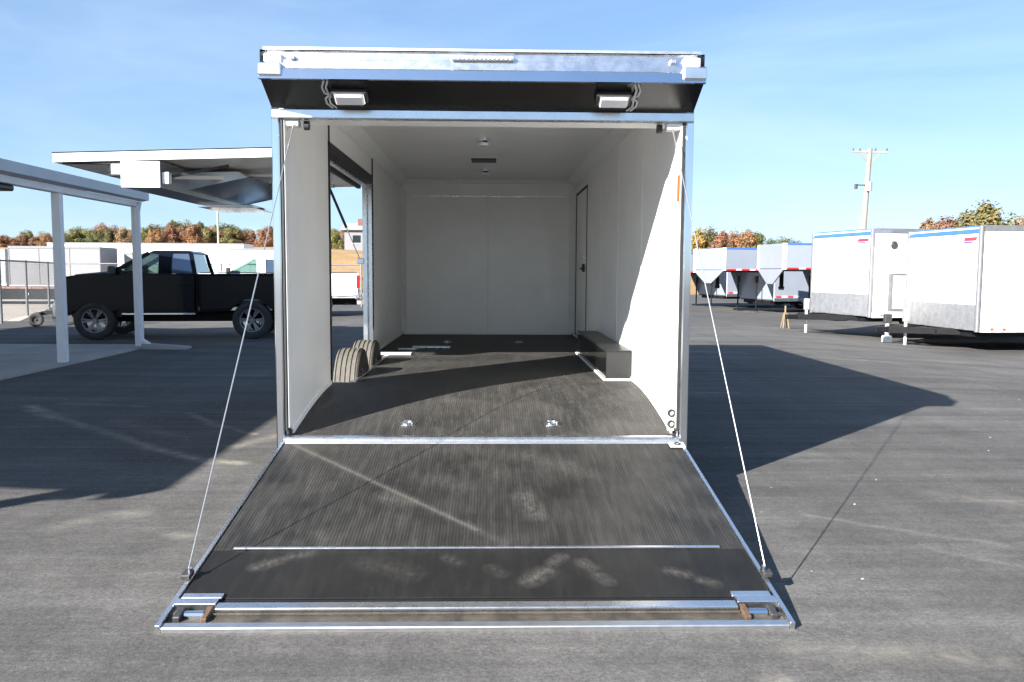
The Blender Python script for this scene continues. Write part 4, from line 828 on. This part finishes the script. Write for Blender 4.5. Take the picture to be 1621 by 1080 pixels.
# ------------------------------------------------------------------ poles
up_ = thing('utility_pole', 'tall weathered wooden utility pole with crossarm above the right trailers', 'utility pole', (24.3, 49.5, -.4))
B().cyl((0, 0, 0), (.42, 0, 9.9), .21, .155, 14).build('pole', 'pole_wood', up_, True)
ca = B().bar((-.72, 0, 9.72), (1.52, -.15, 9.66), .10, .12).build('crossarm', 'pole_wood', up_)
for u in (-.68, -.25, .75, 1.48): B().lathe([(9.77, .001), (9.77, .04), (9.84, .055), (9.90, .035), (9.93, .001)], (u, -.02 - (u + .7) * .06, .0), 'z', 10).build('insulator', 'plastic', ca, True)
b = B(); b.bar((-.35, -.05, 9.68), (.38, -.05, 8.95), .04, .05); b.bar((1.1, -.12, 9.66), (.42, -.05, 8.95), .04, .05); b.build('brace', 'pole_wood', up_)
b = B(); b.cyl((.36, -.28, 7.15), (.36, -.28, 7.75), .17, None, 14); b.build('transformer', 'galv', up_, True)
b = B(); b.bar((-.45, -.05, 7.55), (.6, -.05, 7.55), .06, .07); b.cyl((-.42, -.05, 7.3), (-.42, -.05, 7.62), .10); b.build('cutout_bracket', 'plastic', up_)
for x, y, h, lean, lab in ((-21.6, 62.0, 6.2, 0.0, 'thin pale light pole rising behind the white box trailers'), (25.5, 95, 5.0, 0, 'thin pale pole among the right treeline, leftmost of the group'), (28.0, 96, 4.6, .1, 'thin pale pole in front of the orange tree on the right'), (31.8, 100, 5.6, .0, 'thin pole with short crossarm beside the gooseneck trailers'), (52.0, 112, 8.6, 0, 'faint far pole with crossarm left of the utility pole')):
    o = thing('light_pole', lab, 'pole', (x, y, hz(x, y)), 0, 'thin poles in the distance')
    B().cyl((0, 0, 0), (lean, 0, h), .10, .07, 8).build('pole', 'lt_steel', o, True)
    B().bar((lean - .6, 0, h - .1), (lean + .6, 0, h - .1), .08, .1).build('arm', 'lt_steel', o)

# ------------------------------------------------------------------ trees
def crown_mesh(seed, h, rx, n, lobes, low=.25, size=.17):
    rnd = random.Random(seed); vs = []; fs = []
    L = []
    for k in range(lobes):
        a = rnd.uniform(0, 6.28); rr = rx * .62 * math.sqrt(rnd.random()); t = rnd.random()
        z = h * (low + (1 - low) * (.18 + .64 * t)); k_ = 1 - abs(t - .35) * .75
        L.append((rr * k_ * math.cos(a), rr * k_ * math.sin(a), z, rx * rnd.uniform(.30, .52) * k_, h * rnd.uniform(.11, .19)))
    L.append((0, 0, h * .80, rx * .35, h * .18))
    for i in range(n):
        x, y, z, r, rz_ = rnd.choice(L)
        u = Vector((rnd.gauss(0, 1), rnd.gauss(0, 1), rnd.gauss(0, 1))).normalized(); q = rnd.random() ** .4
        c = Vector((x + u.x * r * q, y + u.y * r * q, z + u.z * rz_ * q)); s = size * rnd.uniform(.55, 1.25)
        a_ = (u + Vector((rnd.uniform(-.7, .7), rnd.uniform(-.7, .7), rnd.uniform(-.2, .9)))).normalized(); t1 = a_.orthogonal().normalized(); t2 = a_.cross(t1)
        an = rnd.uniform(0, 6.28); p1 = t1 * math.cos(an) + t2 * math.sin(an); p2 = a_.cross(p1)
        b0 = len(vs); vs += [c + p1 * s, c + p2 * s * .55, c - p1 * s * .8, c - p2 * s * .6]; fs.append((b0, b0 + 1, b0 + 2, b0 + 3))
    me = bpy.data.meshes.new('crown'); me.from_pydata([tuple(v) for v in vs], [], fs); me.materials.append(MT['leaf']); return me
def trunk_mesh(seed, h, rx):
    rnd = random.Random(seed); b = B(); b.cyl((0, 0, -.3), (0, 0, h * .5), h * .026, h * .014, 8); b.cyl((0, 0, h * .5), (.1, .1, h * .85), h * .014, h * .004, 6)
    for k in range(6):
        a = rnd.uniform(0, 6.28); z = h * rnd.uniform(.28, .55); b.cyl((0, 0, z), (rx * .55 * math.cos(a), rx * .55 * math.sin(a), z + h * .25), h * .009, h * .003, 5)
    o = b.build('trunk', 'bark', None); me = o.data; bpy.data.objects.remove(o); return me
VAR = []
for k in range(6):
    h = (7, 8, 6.4, 9, 7.4, 8.4)[k]; rx = (3.0, 3.3, 3.1, 3.2, 2.6, 3.6)[k]
    VAR.append((crown_mesh(40 + k, h, rx, 6500, 17 + k, (.12, .15, .10, .16, .12, .14)[k]), trunk_mesh(60 + k, h, rx), h))
COLS = {'green': (0.085, 0.095, 0.036), 'olive': (0.125, 0.125, 0.045), 'orange': (0.19, 0.11, 0.055), 'rust': (0.15, 0.078, 0.05), 'tan': (0.19, 0.135, 0.085), 'yellow': (0.24, 0.20, 0.06), 'dark': (0.05, 0.07, 0.03)}
SEEN = {}
ORD = ('', ' second from left', ' third from left', ' fourth from left')
def tree(x, y, z, v, sc, col, label, group, rz_=0, sx=1.0):
    k0 = SEEN.get(label, 0); SEEN[label] = k0 + 1
    if k0: label = label + ',' + ORD[min(k0, 3)]
    o = thing('autumn_tree', label, 'tree', (x, y, z), rz_, group)
    o.scale = (sc * sx, sc * sx, sc)
    c = link_mesh('crown', VAR[v][0], o); j = random.uniform(.85, 1.15); k = [q * 1.3 for q in COLS[col]]; c.color = (k[0] * j, k[1] * random.uniform(.9, 1.1) * j, k[2] * j, 1)
    link_mesh('trunk', VAR[v][1], o)
def px(xp, d): return 0.047 + (xp - 777.6) / 1320 * d              # planning only: metres across at distance d
rnd = random.Random(3)
# left treeline: crown tops follow the ridge in the distance
def topz(ytop, xp, d): return 1.4 + ((430 + (xp - 777) * .0052) - ytop) * d / 1320
prof = [(0, 372), (20, 372), (45, 366), (80, 368), (110, 364), (150, 355), (185, 357), (230, 360), (290, 350), (330, 354), (370, 360), (400, 362), (430, 358), (470, 360), (520, 362), (560, 360), (600, 364)]
def ridge(xp):
    for (a, ya), (b_, yb) in zip(prof[:-1], prof[1:]):
        if a <= xp <= b_: return ya + (yb - ya) * (xp - a) / (b_ - a)
    return 366
names = {'rust': 'rust red', 'orange': 'orange', 'olive': 'olive', 'tan': 'tan brown', 'green': 'green'}
def zone(xp):
    for lim, t in ((40, 'at the far left edge of the treeline'), (90, 'just left of the first carport post'), (150, 'just right of the first carport post'), (212, 'left of the carport corner post'), (262, 'right of the carport corner post'), (300, 'over the cab of the black pickup'), (345, 'left of the thin light pole'), (385, 'right of the thin light pole'), (440, 'close beside the left frame of the open trailer'), (640, 'seen through the side opening of the open trailer')):
        if xp < lim: return t
xp = -14; last = None
while xp < 590:
    if 442 < xp < 508: xp = 508
    for row in range(2):
        if row == 1 and rnd.random() < .35: continue
        d = (118 if row == 0 else 138) + rnd.uniform(-6, 6); q = xp + rnd.uniform(-5, 5) + row * 9; xx = px(q, d); yy = d - 5.15 - xx * .0253
        zt_ = topz(ridge(xp) + rnd.uniform(-4, 5) + (4 if row == 0 else -1), xp, d); zg = hz(xx, yy)
        v = rnd.randrange(6); sc = max(.35, (zt_ - zg) / (VAR[v][2] * .96))
        c = rnd.choice([k for k in ['rust', 'orange', 'olive', 'tan', 'olive', 'rust', 'green', 'tan'] if k != last]); last = c
        tree(xx, yy, zg, v, sc, c, ('lower ' if row == 0 else 'taller rear ') + names[c] + ' tree ' + zone(q).replace(' of the open trailer', '').replace(' of the treeline', ''), 'trees of the left treeline', rnd.uniform(0, 6), 1.0 if sc > .6 else 1.25)
    xp += 19
for x_, y_, d, v, c, lab, sx in (
    (1106, 362, 100, 0, 'yellow', 'yellow green tree beside the right frame of the open trailer', 1), (1122, 360, 104, 2, 'green', 'dark green tree second from the open trailer frame', 1), (1140, 366, 98, 4, 'rust', 'rust tree above the farther gooseneck trailer roof', 1),
    (1158, 363, 103, 5, 'orange', 'orange tree above the farther gooseneck trailer nose', 1), (1178, 364, 99, 1, 'orange', 'orange brown tree left of the nearer gooseneck nose', 1), (1194, 367, 104, 3, 'green', 'green tree touching the nearer gooseneck nose', 1),
    (1232, 376, 130, 2, 'dark', 'small dark tree top over the nearer gooseneck trailer', 1.3), (1246, 378, 128, 0, 'green', 'small green tree top left of the cargo trailers', 1.3),
    (1462, 346, 75, 4, 'tan', 'thin tan tree showing left of the tall green tree', .9), (1490, 344, 72, 1, 'rust', 'rust brown tree left beside the tall green tree', 1.1), (1546, 318, 62, 3, 'olive', 'tall yellow green tree rising above the nearest cargo trailer', 1.0),
    (1590, 340, 70, 2, 'green', 'green tree right beside the tall yellow green tree', 1), (1614, 337, 68, 5, 'tan', 'tan brown tree at the right edge of the picture', 1), (1520, 345, 74, 0, 'olive', 'olive tree partly behind the tall yellow green tree', 1.1), (1652, 335, 70, 4, 'olive', 'olive tree just beyond the right picture edge', 1)):
    X_ = px(x_, d); Y_ = d - 5.15 - X_ * .0253; zg = hz(X_, Y_) if Y_ > 52 else -.4; zt_ = topz(y_, x_, d); sc = (zt_ - zg) / (VAR[v][2] * .96)
    tree(X_, Y_, zg, v, sc, c, lab, 'trees behind the right trailers', x_ * .7, sx)
# small loose stones on the asphalt
pb = B(); rnd = random.Random(11)
for k in range(120):
    x = rnd.uniform(-5, 6); y = rnd.uniform(-3.6, 4)
    if -1.5 < x < 1.5 and y > -2.3: continue
    r = rnd.uniform(.003, .007)
    bmesh.ops.create_icosphere(pb.bm, subdivisions=1, radius=r, matrix=Matrix.Translation((x, y, gz(x, y) + r * .3)) @ Matrix.Diagonal((1.3, 1, .6, 1)))
tag(pb.build('loose_stones', 'concrete', None, True), 'scattered small pale stones on the asphalt', 'stones', kind='stuff')
